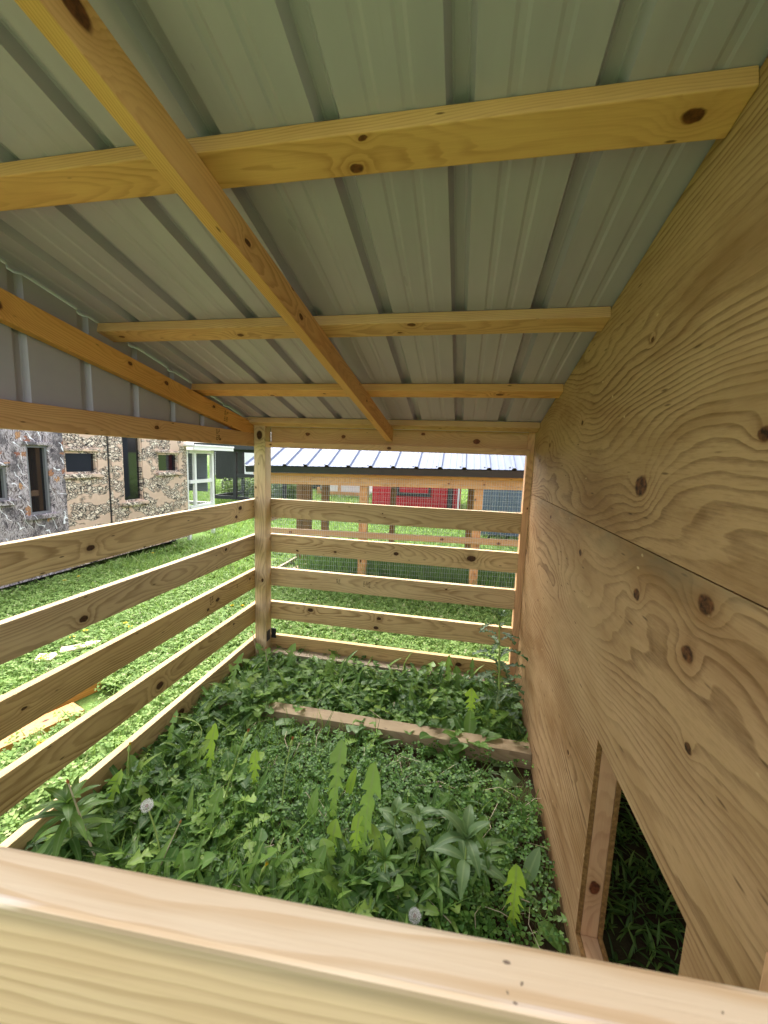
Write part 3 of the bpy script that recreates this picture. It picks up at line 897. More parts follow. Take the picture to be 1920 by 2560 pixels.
# ------------------------------------------------------------------ coops on the left
wc = empty('chicken_coop', (-5.3, 6.6, 0))
tag(wc, 'white framed chicken coop with wire mesh front beside the tan blind', 'chicken coop')
fx = -4.74
Y0, Y1 = 6.23, 6.98
ZL, ZT = .55, 1.62
W_ = .055
boxes('frame', [((fx, Y0 - .005, 1.05), (W_, .03, 1.14)), ((fx, Y1 - .03, 1.05), (W_, .06, 1.14)), ((fx, 6.44, 1.325), (W_ - .006, .05, .47)), ((fx, 6.44, .83), (W_ - .006, .05, .40)),
                ((fx, (Y0 + Y1) / 2, 1.59), (W_ - .004, Y1 - Y0 - .122, .06)), ((fx, (Y0 + Y1) / 2, 1.06), (W_ - .004, Y1 - Y0 - .122, .06)), ((fx, (Y0 + Y1) / 2, .60), (W_ - .004, Y1 - Y0 - .122, .06)),
                ((fx, Y0 + .03, .25), (W_, .06, .45)), ((fx, Y1 - .03, .25), (W_, .06, .45)),
                ((fx - 1.2, Y1 - .03, .85), (.06, .06, 1.6)), ((fx - 1.2, Y0 + .03, .85), (.06, .06, 1.6)), ((fx - .6, Y1 - .03, .60), (1.13, .05, .06)), ((fx - .6, Y1 - .03, 1.57), (1.13, .05, .06))], WHITEPAINT, wc, origin=(fx, 6.6, 1))
boxes('end_panel', [((fx - .62, Y1 - .075, 1.21), (1.1, .02, .74))], GREYBLUE, wc, origin=(fx - .6, Y1, 1.2))
boxes('back_wall', [((fx - 1.26, (Y0 + Y1) / 2, 1.0), (.03, Y1 - Y0, 1.3))], GREYBLUE, wc, origin=(fx - 1.2, 6.6, 1))
bm = bmesh.new()
for c_, s_ in [((fx - .5, (Y0 + Y1) / 2 + .12, 1.70), (1.5, Y1 - Y0 + .45, .03)), ((fx + .22, (Y0 + Y1) / 2 + .12, 1.66), (.03, Y1 - Y0 + .45, .07))]:
    box_bm(bm, Vector(c_) - Vector((fx, 6.6, 1)), s_, .004)
link_mesh('roof', bm_mesh(bm, 'roof'), WHITEPAINT, wc, Matrix.Translation(Vector((fx, 6.6, 1))))
wire_panel('wire_mesh', (fx - .03, Y0 + .05, .6), (0, 1, 0), (0, 0, 1), Y1 - Y0 - .1, 1.0, .03, .03, .0012, ZINC, wc)

bc = empty('chicken_coop', (-6.2, 10.6, 0))
tag(bc, 'black framed chicken coop with wire mesh bays, far behind the corner post', 'chicken coop')
by = 10.5
boxes('frame', [((-7.12, by, .97), (.08, .08, 1.42)), ((-6.42, by, .97), (.10, .08, 1.42)), ((-4.9, by, .85), (.10, .08, 1.7)), ((-6.77, by, .31), (.60, .07, .10)),
                ((-5.66, by, .96), (1.40, .07, .09)), ((-5.66, by, .30), (1.40, .07, .09)), ((-6.01, by, 1.66), (2.30, .07, .10)),
                ((-7.12, by + 1.6, .85), (.08, .08, 1.7)), ((-4.9, by + 1.6, .85), (.08, .08, 1.7)), ((-7.12, by + .8, .31), (.07, 1.50, .1)), ((-6.0, by + 1.6, 1.66), (2.1, .07, .1))], BLACKPAINT, bc, origin=(-6.2, by, 1))
boxes('roof', [((-6.0, by + .75, 1.80), (2.9, 2.2, .06)), ((-6.0, by - .37, 1.765), (2.9, .03, .15))], BLACKTRIM, bc, .004, origin=(-6.2, by, 1.8))
wire_panel('wire_mesh', (-7.10, by + .03, .3), (1, 0, 0), (0, 0, 1), .66, 1.34, .05, .05, .0028, BLACKTRIM, bc)
wire_panel('wire_mesh', (-6.38, by + .03, .3), (1, 0, 0), (0, 0, 1), 1.42, .62, .05, .05, .002, ZINC, bc)
boxes('screen_panel', [((-7.55, by + 1.5, 1.22), (.98, .02, .90))], BLACKPAINT, bc, origin=(-7.5, by + 1.5, 1.2))

# ------------------------------------------------------------------ sheds behind the run
rs_ = empty('red_shed', (-1.3, 12.5, 0))
tag(rs_, 'red sided shed with black trim seen through the wire mesh', 'shed')
def siding(name, x0, x1, y, z0, z1, mat, parent, pitch=.19, holes=()):
    bm = bmesh.new()
    x = x0
    while x < x1 - 1e-4:
        xe = min(x + pitch, x1)
        box_bm(bm, ((x + xe) / 2 - x0, .02, (z0 + z1) / 2), (xe - x - .008, .04, z1 - z0))
        x = xe
    box_bm(bm, ((x1 - x0) / 2, .035, (z0 + z1) / 2), (x1 - x0, .03, z1 - z0 - .004))
    return link_mesh(name, bm_mesh(bm, name), mat, parent, Matrix.Translation(Vector((x0, y, 0))))
siding('wall', -2.6, -.05, 11.5, .08, 2.15, REDSIDE, rs_, .22)
boxes('side_wall', [((-2.58, 12.75, 1.1), (.04, 2.4, 2.05)), ((-.07, 12.75, 1.1), (.04, 2.4, 2.05)), ((-1.3, 13.98, 1.1), (2.5, .04, 2.05))], REDSIDE, rs_, origin=(-1.3, 12.7, 1))
boxes('corner_trim', [((-.335, 11.485, 1.1), (.15, .028, 2.05))], BLACKPAINT, rs_, origin=(-.33, 11.5, 1))
boxes('window_trim', [((-1.38, 11.482, .60), (.98, .034, .075)), ((-.92, 11.482, 1.02), (.07, .034, .76)), ((-1.38, 11.482, 1.43), (.98, .034, .07)), ((-1.84, 11.482, 1.02), (.07, .034, .76)), ((-1.38, 11.475, .555), (1.04, .05, .02))], BLACKPAINT, rs_, origin=(-1.4, 11.5, 1))
boxes('downspout', [((-.10, 11.46, 1.1), (.05, .05, 2.05))], WHITEPAINT, rs_, .006, origin=(-.1, 11.46, 1))
boxes('roof', [((-1.3, 12.75, 2.24), (2.9, 2.9, .12))], BLACKTRIM, rs_, .01, origin=(-1.3, 12.7, 2.2))
gs = empty('blue_shed', (1.6, 9.4, 0))
tag(gs, 'slate blue sided shed at the right behind the wire mesh', 'shed')
siding('wall', .43, 3.0, 8.5, .10, 2.2, GREYBLUE, gs, .16)
boxes('side_wall', [((.45, 9.5, 1.12), (.04, 1.9, 2.1)), ((2.98, 9.5, 1.12), (.04, 1.9, 2.1)), ((1.7, 10.48, 1.12), (2.5, .04, 2.1))], GREYBLUE, gs, origin=(1.7, 9.5, 1))
boxes('roof', [((1.7, 9.5, 2.28), (2.9, 2.4, .12))], BLACKTRIM, gs, .01, origin=(1.7, 9.5, 2.2))
ws = empty('white_cabin', (-4.6, 15.3, 0))
tag(ws, 'white sided cabin with a tan timber deck in the distance behind the wire mesh', 'cabin')
siding('wall', -5.0, -3.5, 14.6, .0, 2.3, PALEHOUSE, ws, .25)
boxes('side_wall', [((-4.98, 15.6, 1.15), (.04, 1.9, 2.3)), ((-3.52, 15.6, 1.15), (.04, 1.9, 2.3)), ((-4.25, 16.55, 1.15), (1.5, .04, 2.3))], PALEHOUSE, ws, origin=(-4.2, 15.6, 1))
boxes('deck_rail', [((-4.3, 14.0, .27), (1.9, .04, .12)), ((-5.2, 14.0, .1), (.09, .09, .7)), ((-3.4, 14.0, .1), (.09, .09, .7)), ((-4.4, 14.0, .55), (.09, .09, .50)), ((-4.3, 14.0, -.05), (1.9, .04, .12))], PINK, ws, origin=(-4.3, 14, .2))
boxes('roof', [((-4.25, 15.5, 2.36), (1.9, 2.4, .12))], BLACKTRIM, ws, .01, origin=(-4.2, 15.5, 2.3))
wt = empty('white_trailer', (-8.2, 15, 0))
tag(wt, 'plain white trailer behind the upper bay of the black coop', 'trailer')
boxes('body', [((-8.2, 15.0, 1.55), (2.9, 1.8, 1.7))], WHITEPAINT, wt, .04, origin=(-8.2, 15, 1.5))
boxes('chassis', [((-8.2, 15.0, .62), (2.7, 1.5, .14))], BLACKPAINT, wt, .01, origin=(-8.2, 15, .6))
for wx_ in (-8.9, -7.6):
    bm = bmesh.new()
    bmesh.ops.create_cone(bm, cap_ends=True, segments=24, radius1=.32, radius2=.32, depth=.2, matrix=Matrix.Rotation(R(90), 4, 'X'))
    link_mesh('wheel', bm_mesh(bm, 'wheel'), BLACKPAINT, wt, Matrix.Translation(Vector((wx_, 14.2, .32))))
ds = empty('pale_shed', (-6.0, 16.8, 0))
tag(ds, 'small pale shed with a dark barred window, farthest away between the run posts', 'shed')
siding('wall', -6.3, -5.1, 16.0, .0, 1.9, PALEHOUSE, ds, .2)
boxes('side_wall', [((-6.28, 16.8, .95), (.04, 1.5, 1.9)), ((-5.12, 16.8, .95), (.04, 1.5, 1.9)), ((-5.7, 17.58, .95), (1.2, .04, 1.9))], PALEHOUSE, ds, origin=(-5.7, 16.8, 1))
wn = boxes('window', [((-6.02, 15.975, .30), (.36, .03, .55))], BLACKPAINT, ds, origin=(-6, 16, .3))
boxes('roof', [((-5.7, 16.8, 1.96), (1.5, 1.9, .12))], BLACKTRIM, ds, .01, origin=(-5.7, 16.8, 2))

# ------------------------------------------------------------------ foliage shapes
def leaf_shape(kind, L, W, n=10, lobes=5, rs=None):
    """outline stations: (t, half width, back shift) along a leaf of length L"""
    rs = rs or random
    st = []
    if kind == 'dandelion':
        st.append((0, .05, 0)); st.append((.14, .07, 0))
        t0, t1 = .16, .74
        for i in range(lobes):
            a = t0 + (t1 - t0) * i / lobes
            d_ = (t1 - t0) / lobes
            env = (.28 + .72 * ((i + .7) / lobes) ** .8) * rs.uniform(.82, 1.12)
            st.append((a, .16 + .16 * i / lobes, 0))
            st.append((a + .30 * d_, .95 * env, -.055 - .02 * rs.random()))
            st.append((a + .62 * d_, .62 * env, -.01))
            st.append((a + .85 * d_, .34 * env, 0))
        st += [(.75, .30, 0), (.785, 1.0, -.045), (.84, .80, -.02), (.91, .56, 0), (.96, .30, 0), (1, .0, 0)]
    elif kind == 'lance':
        for i in range(n + 1):
            t = i / n
            st.append((t, max(0, math.sin(math.pi * t ** .75)) ** .85, 0))
    elif kind == 'oval':
        for i in range(n + 1):
            t = i / n
            if t < .3: st.append((t, .10 + .1 * t, 0))
            else: st.append((t, max(.0, math.sin(math.pi * ((t - .3) / .7) ** .8)) ** .6 if t < 1 else 0, 0))
    elif kind == 'thistle':
        for i in range(7):
            a = .05 + .9 * i / 7
            env = math.sin(math.pi * (.12 + .8 * i / 7))
            st.append((a, .28 * env + .04, 0)); st.append((a + .06, 1.0 * env, .05 - .02 * (i % 2)))
        st.append((1, 0, 0))
    return [(t * L, w_ * W, s * L) for t, w_, s in st]

def leaf(kind, L, W, az, el, bend, fold=.25, base=(0, 0, 0), roll=0, lobes=4, wavy=.0, rs=None):
    """V, F of one leaf: starts at base, heading az/el (radians), curling down by bend over its length"""
    rs = rs or random
    st = leaf_shape(kind, L, W, lobes=lobes, rs=rs)
    def spine(s):
        n = 6
        x = z = 0
        ds = s / n
        for i in range(n):
            a = el - bend * ((i + .5) * ds / L)
            x += math.cos(a) * ds; z += math.sin(a) * ds
        return x, z, el - bend * (s / L)
    V, F = [], []
    for (s, w_, sh_) in st:
        x, z, a = spine(s)
        xs_, zs_, a_ = spine(max(0, min(L, s + sh_)))
        nx_, nz_ = -math.sin(a_), math.cos(a_)
        up_ = w_ * fold
        for sg in (-1, 0, 1):
            ws = w_ * (rs.uniform(.72, 1.22) if kind == 'dandelion' else 1)
            if sg == 0:
                V.append(Vector((x, 0, z)))
            else:
                wv = rs.uniform(-1, 1) * wavy * W
                V.append(Vector((xs_ + nx_ * (up_ + wv) + (rs.uniform(-.012, .012) * L if kind == 'dandelion' else 0), sg * ws * math.cos(roll), zs_ + nz_ * (up_ + wv) + sg * ws * math.sin(roll))))
    for i in range(len(st) - 1):
        b = i * 3
        F.append((b, b + 1, b + 4, b + 3)); F.append((b + 1, b + 2, b + 5, b + 4))
    rot = Matrix.Rotation(az, 3, 'Z')
    bs = Vector(base)
    return [rot @ v + bs for v in V], F, [0.0, 1.0, 0.0] * len(st)

def set_rib(me, rib):
    at = me.attributes.new('rib', 'FLOAT', 'POINT')
    at.data.foreach_set('value', np.asarray(rib, dtype=np.float32))
    return me

class Acc:
    def __init__(s): s.V, s.F, s.rib = [], [], []
    def add(s, VF):
        b = len(s.V)
        s.V += VF[0]; s.F += [tuple(i + b for i in f) for f in VF[1]]
        s.rib += VF[2] if len(VF) > 2 else [0.0] * len(VF[0])
    def mesh(s, name, smooth=True): return set_rib(py_mesh(name, s.V, s.F, smooth), s.rib)

def scatter(name, templates, P, scale, tilt, mat, kind=None, zang=None):
    """instances of triangle/quad templates as one mesh; P (N,3)"""
    N = len(P)
    az = rng.random(N) * 2 * np.pi if zang is None else zang
    ti = rng.normal(0, tilt, (N, 2))
    which = rng.integers(0, len(templates), N)
    Vs, Fs, Rb, base = [], [], [], 0
    for k, tp in enumerate(templates):
        TV, TF = tp[0], tp[1]
        rb = np.asarray(tp[2] if len(tp) > 2 else [0.0] * len(TV), dtype=np.float32)
        idx = np.where(which == k)[0]
        if not len(idx): continue
        TV = np.asarray([tuple(v) for v in TV], float); TF = np.asarray(TF)
        if TF.shape[1] == 4 and False: pass
        c, s_ = np.cos(az[idx]), np.sin(az[idx])
        S = scale[idx][:, None]
        x = TV[None, :, 0] * S; y = TV[None, :, 1] * S; z = TV[None, :, 2] * S
        X = c[:, None] * x - s_[:, None] * y + z * ti[idx, 0:1]
        Yy = s_[:, None] * x + c[:, None] * y + z * ti[idx, 1:2]
        Z = z - x * 0 + (x * ti[idx, 0:1] + y * ti[idx, 1:2]) * .5
        VV = np.stack([X, Yy, Z], -1) + P[idx][:, None, :]
        m = TV.shape[0]
        FF = TF[None] + (np.arange(len(idx)) * m)[:, None, None] + base
        Vs.append(VV.reshape(-1, 3)); Fs.append(FF.reshape(-1, TF.shape[1]))
        Rb.append(np.tile(rb, len(idx)))
        base += len(idx) * m
    me = set_rib(arr_mesh(name, np.concatenate(Vs), np.concatenate(Fs)), np.concatenate(Rb))
    o = link_mesh(name, me, mat)
    return o

def clover_tpl(seed):
    rs = random.Random(seed)
    V, F = [], []
    h = rs.uniform(.03, .075)
    r = .013
    for k in range(3):
        a = k * 2.094 + rs.uniform(-.2, .2)
        dz = rs.uniform(-.25, .25)
        pts = [(0, 0, 0), (.5, .42, .12), (.95, .40, .05), (.86, 0, .0), (.95, -.40, .05), (.5, -.42, .12)]
        b = len(V)
        for px, py, pz in pts:
            x, y_ = px * r + .001, py * r
            V.append((x * math.cos(a) - y_ * math.sin(a), x * math.sin(a) + y_ * math.cos(a), h + pz * r + x * dz))
        F += [(b, b + 1, b + 2, b + 3), (b, b + 3, b + 4, b + 5)]
    # leaf stalk
    b = len(V)
    ox, oy = rs.uniform(-.015, .015), rs.uniform(-.015, .015)
    V += [(ox - .0006, oy, 0), (ox + .0006, oy, 0), (.0006, 0, h), (-.0006, 0, h)]
    F += [(b, b + 1, b + 2, b + 3)]
    return V, F

def blade_tpl(seed, h=.07, w_=.0022, lean=.4):
    rs = random.Random(seed)
    ln = rs.uniform(.1, lean)
    V = [(-w_, 0, 0), (w_, 0, 0), (-w_ * .8 + ln * h * .35, 0.001, h * .55), (w_ * .8 + ln * h * .35, .001, h * .55), (ln * h * 1.2 - .0003, 0, h * .95), (ln * h * 1.2 + .0003, 0, h * .95)]
    V = [(x, y + (x if False else 0), z) for x, y, z in V]
    # face the width across the lean direction
    V = [(x - (0), y, z) for x, y, z in V]
    V = [((ln * h * 1.2 * (z / h) ** 2), (1 if i % 2 else -1) * w_ * (1 - .9 * (z / h) ** 3), z) for i, (x, y, z) in enumerate(V)]
    return V, [(0, 1, 3, 2), (2, 3, 5, 4)]

def weed_tpl(seed, kind='lance', n=6, L=.09, W=.014, h=.05):
    rs = random.Random(seed)
    a = Acc()
    for i in range(n):
        l = L * rs.uniform(.6, 1.1)
        a.add(leaf(kind, l, W * rs.uniform(.7, 1.1), rs.uniform(0, 6.28), rs.uniform(.35, 1.2), rs.uniform(.4, 1.5), .3, (0, 0, rs.uniform(0, h)), 0, 4, .1, rs))
    return a.V, a.F, a.rib

def in_pen(n, x0=-1.48, x1=.42, y0=.3, y1=2.74):
    P = np.zeros((n, 3))
    P[:, 0] = rng.uniform(x0, x1, n); P[:, 1] = rng.uniform(y0, y1, n)
    on = (P[:, 1] > 2.03) & (P[:, 1] < 2.145)
    P[on & (P[:, 0] < -1.12), 2] = .05
    near = (P[:, 1] > 1.90) & (P[:, 1] < 2.2) & (P[:, 0] > -1.0) & (rng.random(len(P)) < .6)
    P = P[~(on & (P[:, 0] > -1.12)) & ~near]
    return P
def patch(P, f, thr, seed=0):
    """keep points where a cheap pseudo-noise is above thr"""
    s = np.sin(P[:, 0] * f + seed) + np.sin(P[:, 1] * f * 1.3 + seed * 2) + np.sin((P[:, 0] + P[:, 1]) * f * .7 + 1.7 * seed) + np.sin((P[:, 0] - P[:, 1]) * f * 1.9 + seed)
    return P[s + rng.normal(0, .6, len(P)) > thr]

# clover carpet inside the pen
P = in_pen(30000)
bare = np.exp(-(((P[:, 0] - .38) / .22) ** 2 + ((P[:, 1] - 1.9) / .13) ** 2)) + .85 * np.exp(-(((P[:, 0] - .36) / .14) ** 2 + ((P[:, 1] - 1.15) / .40) ** 2))
P = P[rng.random(len(P)) > bare * 1.1]
P = P[(P[:, 1] > 1.35) | (P[:, 0] > -.3) | (rng.random(len(P)) > .55)]
o = scatter('clover_cover', [clover_tpl(i) for i in range(14)], P, rng.uniform(.65, 1.25, len(P)) * np.where(P[:, 0] > 0, 1.08, 1.05), .35, CLOVER)
o['kind'] = 'stuff'; o['label'] = 'low green clover carpet covering the pen floor'
# mixed weeds and grass inside the pen
P = patch(in_pen(4000), 4.0, -.4, 1)
P = P[(P[:, 0] < .12) | (P[:, 1] > 2.15)]
P = P[~((P[:, 0] > -.42) & (P[:, 1] > 1.42) & (P[:, 1] < 2.03) & (rng.random(len(P)) < .85))]
P = P[~((P[:, 0] > -.1) & (P[:, 1] < 1.45) & (rng.random(len(P)) < .5))]
P = P[(P[:, 1] < 1.9) | (rng.random(len(P)) < .75)]
o = scatter('weed_mat', [weed_tpl(i, 'dandelion' if i % 3 else 'lance', 5, .16, .026 if i % 3 else .011, .04) for i in range(16)], P, rng.uniform(.55, 1.25, len(P)), .2, WEED)
o['kind'] = 'stuff'; o['label'] = 'tangled leafy weeds growing through the clover in the pen'
P = patch(in_pen(9000), 3.1, -.1, 4)
o = scatter('pen_grass', [blade_tpl(i, .13, .0020, .7) for i in range(10)], P, rng.uniform(.5, 1.3, len(P)), .35, WEED)
o['kind'] = 'stuff'; o['label'] = 'thin grass blades among the pen weeds'
P = in_pen(420)
def straw_tpl(seed):
    rs = random.Random(seed); L = rs.uniform(.06, .16); h0, h1, h2 = rs.uniform(.02, .07), rs.uniform(.04, .10), rs.uniform(.02, .09)
    w_ = .0011; b = rs.uniform(-.03, .03)
    return [(-L / 2, -w_, h0), (-L / 2, w_, h0), (0, b - w_, h1), (0, b + w_, h1), (L / 2, -w_ * .6, h2), (L / 2, w_ * .6, h2)], [(0, 1, 3, 2), (2, 3, 5, 4)]
o = scatter('dry_straw', [straw_tpl(i) for i in range(12)], P, rng.uniform(.6, 1.3, len(P)), .3, DRYSTEM)
o['kind'] = 'stuff'; o['label'] = 'dead straw-coloured stems tangled in the pen weeds'
# dim growth inside the hutch
P = np.zeros((2600, 3)); P[:, 0] = rng.uniform(.54, 1.9, 2600); P[:, 1] = rng.uniform(.25, 2.7, 2600)
o = scatter('hutch_grass', [weed_tpl(60 + i, 'lance', 4, .09, .005, .02) for i in range(8)], P, rng.uniform(.5, 1.2, len(P)), .3, WEED)
o['kind'] = 'stuff'; o['label'] = 'sparse dim grass on the floor behind the pop hole'

# lawn outside
def lawn_pts(n, x0, x1, y0, y1):
    P = np.zeros((n, 3)); P[:, 0] = rng.uniform(x0, x1, n); P[:, 1] = rng.uniform(y0, y1, n)
    inside = (P[:, 0] > -1.56) & (P[:, 0] < 2.0) & (P[:, 1] < 2.86)
    boxes_ = ((P[:, 0] < -4.66) & (P[:, 1] < 6.25)) | ((P[:, 0] < -4.7) & (P[:, 0] > -6) & (P[:, 1] < 7.0) & (P[:, 1] > 6.2))
    t = np.clip((P[:, 1] - .55) / 1.55, 0, 1)
    clear = (np.abs(P[:, 0] - (-2.70 + .45 * t)) < .22) & (P[:, 1] < 2.08)
    clear |= (np.hypot(P[:, 0] + 2.90, P[:, 1] - 2.33) < .16) & (rng.random(n) < .7)
    return P[~inside & ~boxes_ & ~clear]
near = [lawn_pts(27000, -4.75, -1.5, .9, 4.2), lawn_pts(13000, -2.6, .9, 2.8, 4.33)]
Pn = np.concatenate(near)
o = scatter('lawn_clover', [clover_tpl(30 + i) for i in range(10)], Pn, rng.uniform(.8, 1.6, len(Pn)), .5, GRASS)
o['kind'] = 'stuff'; o['label'] = 'bright clover lawn outside the slatted sides'
Pb = np.concatenate([lawn_pts(16000, -4.8, -1.5, .9, 5), lawn_pts(9000, -2.6, .9, 2.8, 4.33), lawn_pts(20000, -9, 2.4, 4.4, 9)])
o = scatter('lawn_grass', [blade_tpl(40 + i, .08, .0035, .9) for i in range(10)], Pb, rng.uniform(.5, 1.4, len(Pb)) * (1 + .10 * np.maximum(0, Pb[:, 1] - 3)), .5, GRASS)
o['kind'] = 'stuff'; o['label'] = 'short bright lawn grass outside'
Pw = np.concatenate([patch(lawn_pts(3200, -4.7, -1.5, .9, 6), 3, -.3, 2), patch(lawn_pts(2400, -2.6, .9, 2.8, 4.3), 3, -.6, 5), lawn_pts(2600, -9, 2.4, 4.4, 9)])
o = scatter('lawn_weeds', [weed_tpl(80 + i, 'dandelion' if i % 3 == 0 else 'lance', 6, .10, .014, .02) for i in range(12)], Pw, rng.uniform(.6, 1.3, len(Pw)), .2, GRASS)
o['kind'] = 'stuff'; o['label'] = 'flat leafy weeds in the lawn outside'
Pf = np.concatenate([lawn_pts(36000, -13, 4, 9, 18), lawn_pts(26000, -24, 8, 18, 40)])
o = scatter('far_grass', [blade_tpl(70 + i, .16, .010, .9) for i in range(8)], Pf, rng.uniform(.6, 1.3, len(Pf)) * (.7 + .05 * Pf[:, 1]), .4, GRASS)
o['kind'] = 'stuff'; o['label'] = 'far lawn beyond the sheds'
# tall grass shut in the run
P = np.zeros((9000, 3)); P[:, 0] = rng.uniform(-1.95, PX1, 9000); P[:, 1] = rng.uniform(PY + .08, PYB, 9000)
o = scatter('tall_grass', [blade_tpl(90 + i, .42, .0055, .5) for i in range(10)], P, rng.uniform(.55, 1.15, len(P)), .25, TALL)
o['kind'] = 'stuff'; o['label'] = 'tall dark green grass growing inside the wire run'

# hedge behind the black coop
def bush(name, label, c, r, n, mat, ls=.05, seed=0):
    rs = np.random.default_rng(seed)
    e = empty(name, (c[0], c[1], 0)); tag(e, label, 'shrub')
    d = rs.normal(0, 1, (n, 3)); d /= np.linalg.norm(d, axis=1)[:, None]
    rad = rs.random(n) ** .35
    lump = 1 + .22 * np.sin(d[:, 0] * 5 + seed) * np.sin(d[:, 2] * 6 + d[:, 1] * 4)
    Pp = d * (rad * lump)[:, None] * np.array(r) + np.array((0, 0, r[2] * .95))
    Pp = Pp[Pp[:, 2] > .02]
    TV, TF, _ = leaf('oval', 1, .42, 0, .3, .8, .3)
    TV = np.array([tuple(v) for v in TV]); TF = np.array(TF)
    m = len(TV); N = len(Pp)
    az = rs.random(N) * 6.28; el = rs.normal(0, .7, N); sc = ls * rs.uniform(.6, 1.3, N)
    x, y_, z = TV[:, 0], TV[:, 1], TV[:, 2]
    ce, se, ca, sa = np.cos(el)[:, None], np.sin(el)[:, None], np.cos(az)[:, None], np.sin(az)[:, None]
    x1 = ce * x - se * z; z1 = se * x + ce * z
    V = np.stack([ca * x1 - sa * y_, sa * x1 + ca * y_, z1], -1) * sc[:, None, None] + Pp[:, None, :]
    F = (TF[None] + (np.arange(N) * m)[:, None, None]).reshape(-1, 4)
    link_mesh('foliage', arr_mesh('foliage', V.reshape(-1, 3), F), mat, e, Matrix.Translation(Vector((c[0], c[1], 0))))
    a = Acc()
    for k in range(5):
        t = k * 1.256
        a.add(tube(bez((.05 * math.cos(t), .05 * math.sin(t), 0), (.2 * r[0] * math.cos(t), .2 * r[1] * math.sin(t), r[2] * .6), (.5 * r[0] * math.cos(t), .5 * r[1] * math.sin(t), r[2] * 1.2)), [.02, .018, .016, .014, .012, .010, .008, .006, .004]))
    link_mesh('stems', a.mesh('stems'), DARKWOOD, e, Matrix.Translation(Vector((c[0], c[1], 0))))
bush('leafy_shrub', 'yellow green shrub right behind the lower bay of the black coop', (-5.9, 12.7, 0), (.75, .5, .50), 2600, SHRUB, .08, 3)
bush('leafy_shrub', 'darker shrub behind the tall screened bay of the black coop', (-7.4, 12.6, 0), (.8, .5, .42), 2400, SHRUB, .08, 5)
bush('leafy_shrub', 'low shrub seen through the lower panes of the white coop', (-6.4, 7.5, 0), (.55, .5, .42), 2200, SHRUB, .06, 9)

# ------------------------------------------------------------------ single plants in the pen
LGT = 'upright'
def part(name, acc, mat, parent):
    return link_mesh(name, acc.mesh(name), mat, parent, WM[parent.name])

def stemmed(e, pts, r, mat=STEM, name='stem'):
    a = Acc(); a.add(tube(pts, r)); return part(name, a, mat, e)

def upright_leaf(label, x, y, h, mat=YOUNG, W=.03, lobes=4, lean=0.0, extra=4, kind='dandelion', rot=0.0):
    """a dandelion whose one tall leaf stands up, broad side to the gap in the rails"""
    e = empty('dandelion_plant', (x, y, 0)); tag(e, label, 'weed')
    a = Acc()
    a.add(leaf(kind, h * 1.04, W * 1.15, math.pi / 2 + rot, R(90), R(random.uniform(18, 38)) + lean, .22, (0, 0, 0), random.uniform(-.2, .2), lobes, .14))
    part('tall_leaf', a, mat, e)
    if extra:
        b = Acc()
        for k in range(extra):
            b.add(leaf('dandelion', random.uniform(.10, .17), random.uniform(.014, .022), k * 6.28 / extra + random.uniform(-.5, .5), random.uniform(.4, .9), random.uniform(.5, 1.2), .25, (0, 0, 0), 0, 5, .1))
        part('rosette', b, DANDE, e)
    return e
upright_leaf('bright lobed dandelion leaf standing alone at the left of the clover', -1.12, 1.57, .28, W=.030)
upright_leaf('short bright lobed leaf standing just right of a tall orange-tipped bud stem', -.87, 1.55, .21, W=.026, rot=.4)
upright_leaf('large pale lobed leaf standing mid pen, left of the small spoon-shaped leaves', -.46, 1.47, .36, PALE, .045, 5)
upright_leaf('tallest lobed leaf in the pen, broad arrow tip and pale midrib', -.29, 1.31, .43, PALE, .040, 6, rot=-.3)
upright_leaf('bright yellow green toothed leaf in front of the tallest leaf', -.315, 1.275, .25, W=.026, lobes=6)
upright_leaf('bright notched leaf low in front of the large pale lobed leaf', -.41, 1.27, .20, W=.030, lobes=5, lean=.3)
upright_leaf('big bright toothed leaf standing by the plywood, just above the near rail', .255, 1.235, .25, W=.040, lobes=5, lean=-.2, extra=0)
upright_leaf('narrow lobed leaf leaning by the lowest end slat near the corner post', -1.16, 2.55, .24, DANDE, .030, 5, .5)
upright_leaf('narrow toothed leaf standing before the lowest end slat, left of the thistle', -.02, 2.60, .28, DANDE, .022, 6, -.2)
upright_leaf('thin dark toothed leaf close to the thistle, against the lowest end slat', .14, 2.64, .25, WEED, .016, 6)
upright_leaf('bright lobed leaf in front of the thistle stem, behind the ground beam', .13, 2.35, .22, YOUNG, .038, 4, -.4)
upright_leaf('bright lobed leaf rising against the lowest side slat, right of the goldenrod', -1.39, 1.27, .22, YOUNG, .030, 5, .2)
upright_leaf('lobed leaf reaching over the lowest side slat half way along', -1.42, 1.66, .24, DANDE, .022, 5, .3)
upright_leaf('curling lobed leaf rising at the far end of the side slats', -1.40, 2.20, .30, DANDE, .026, 5, .5)

def spoon(label, x, y, h, az, el, bend, mat=DANDE, W=.024):
    e = empty('broadleaf_seedling', (x, y, 0)); tag(e, label, 'weed')
    a = Acc(); a.add(leaf('oval', h, W, az, el, bend, .15, (0, 0, 0)))
    a.add(leaf('oval', h * .7, W * .8, az + 2, el * .6, bend, .15, (0, 0, 0)))
    part('leaves', a, mat, e)
spoon('spoon-shaped pale leaf standing left of the large lobed leaf', -.55, 1.42, .19, 1.4, 1.4, .4)
spoon('small spoon-shaped leaf above the tallest lobed leaf', -.44, 1.58, .19, 1.0, 1.35, .3, YOUNG)
spoon('round-tipped leaf bending down beside the big bright toothed leaf', .31, 1.31, .16, -.6, .6, 1.3, DANDE, .030)
spoon('grey green spoon leaf leaning to the plywood', .30, 1.36, .19, .9, 1.1, .4, BLUISH, .026)

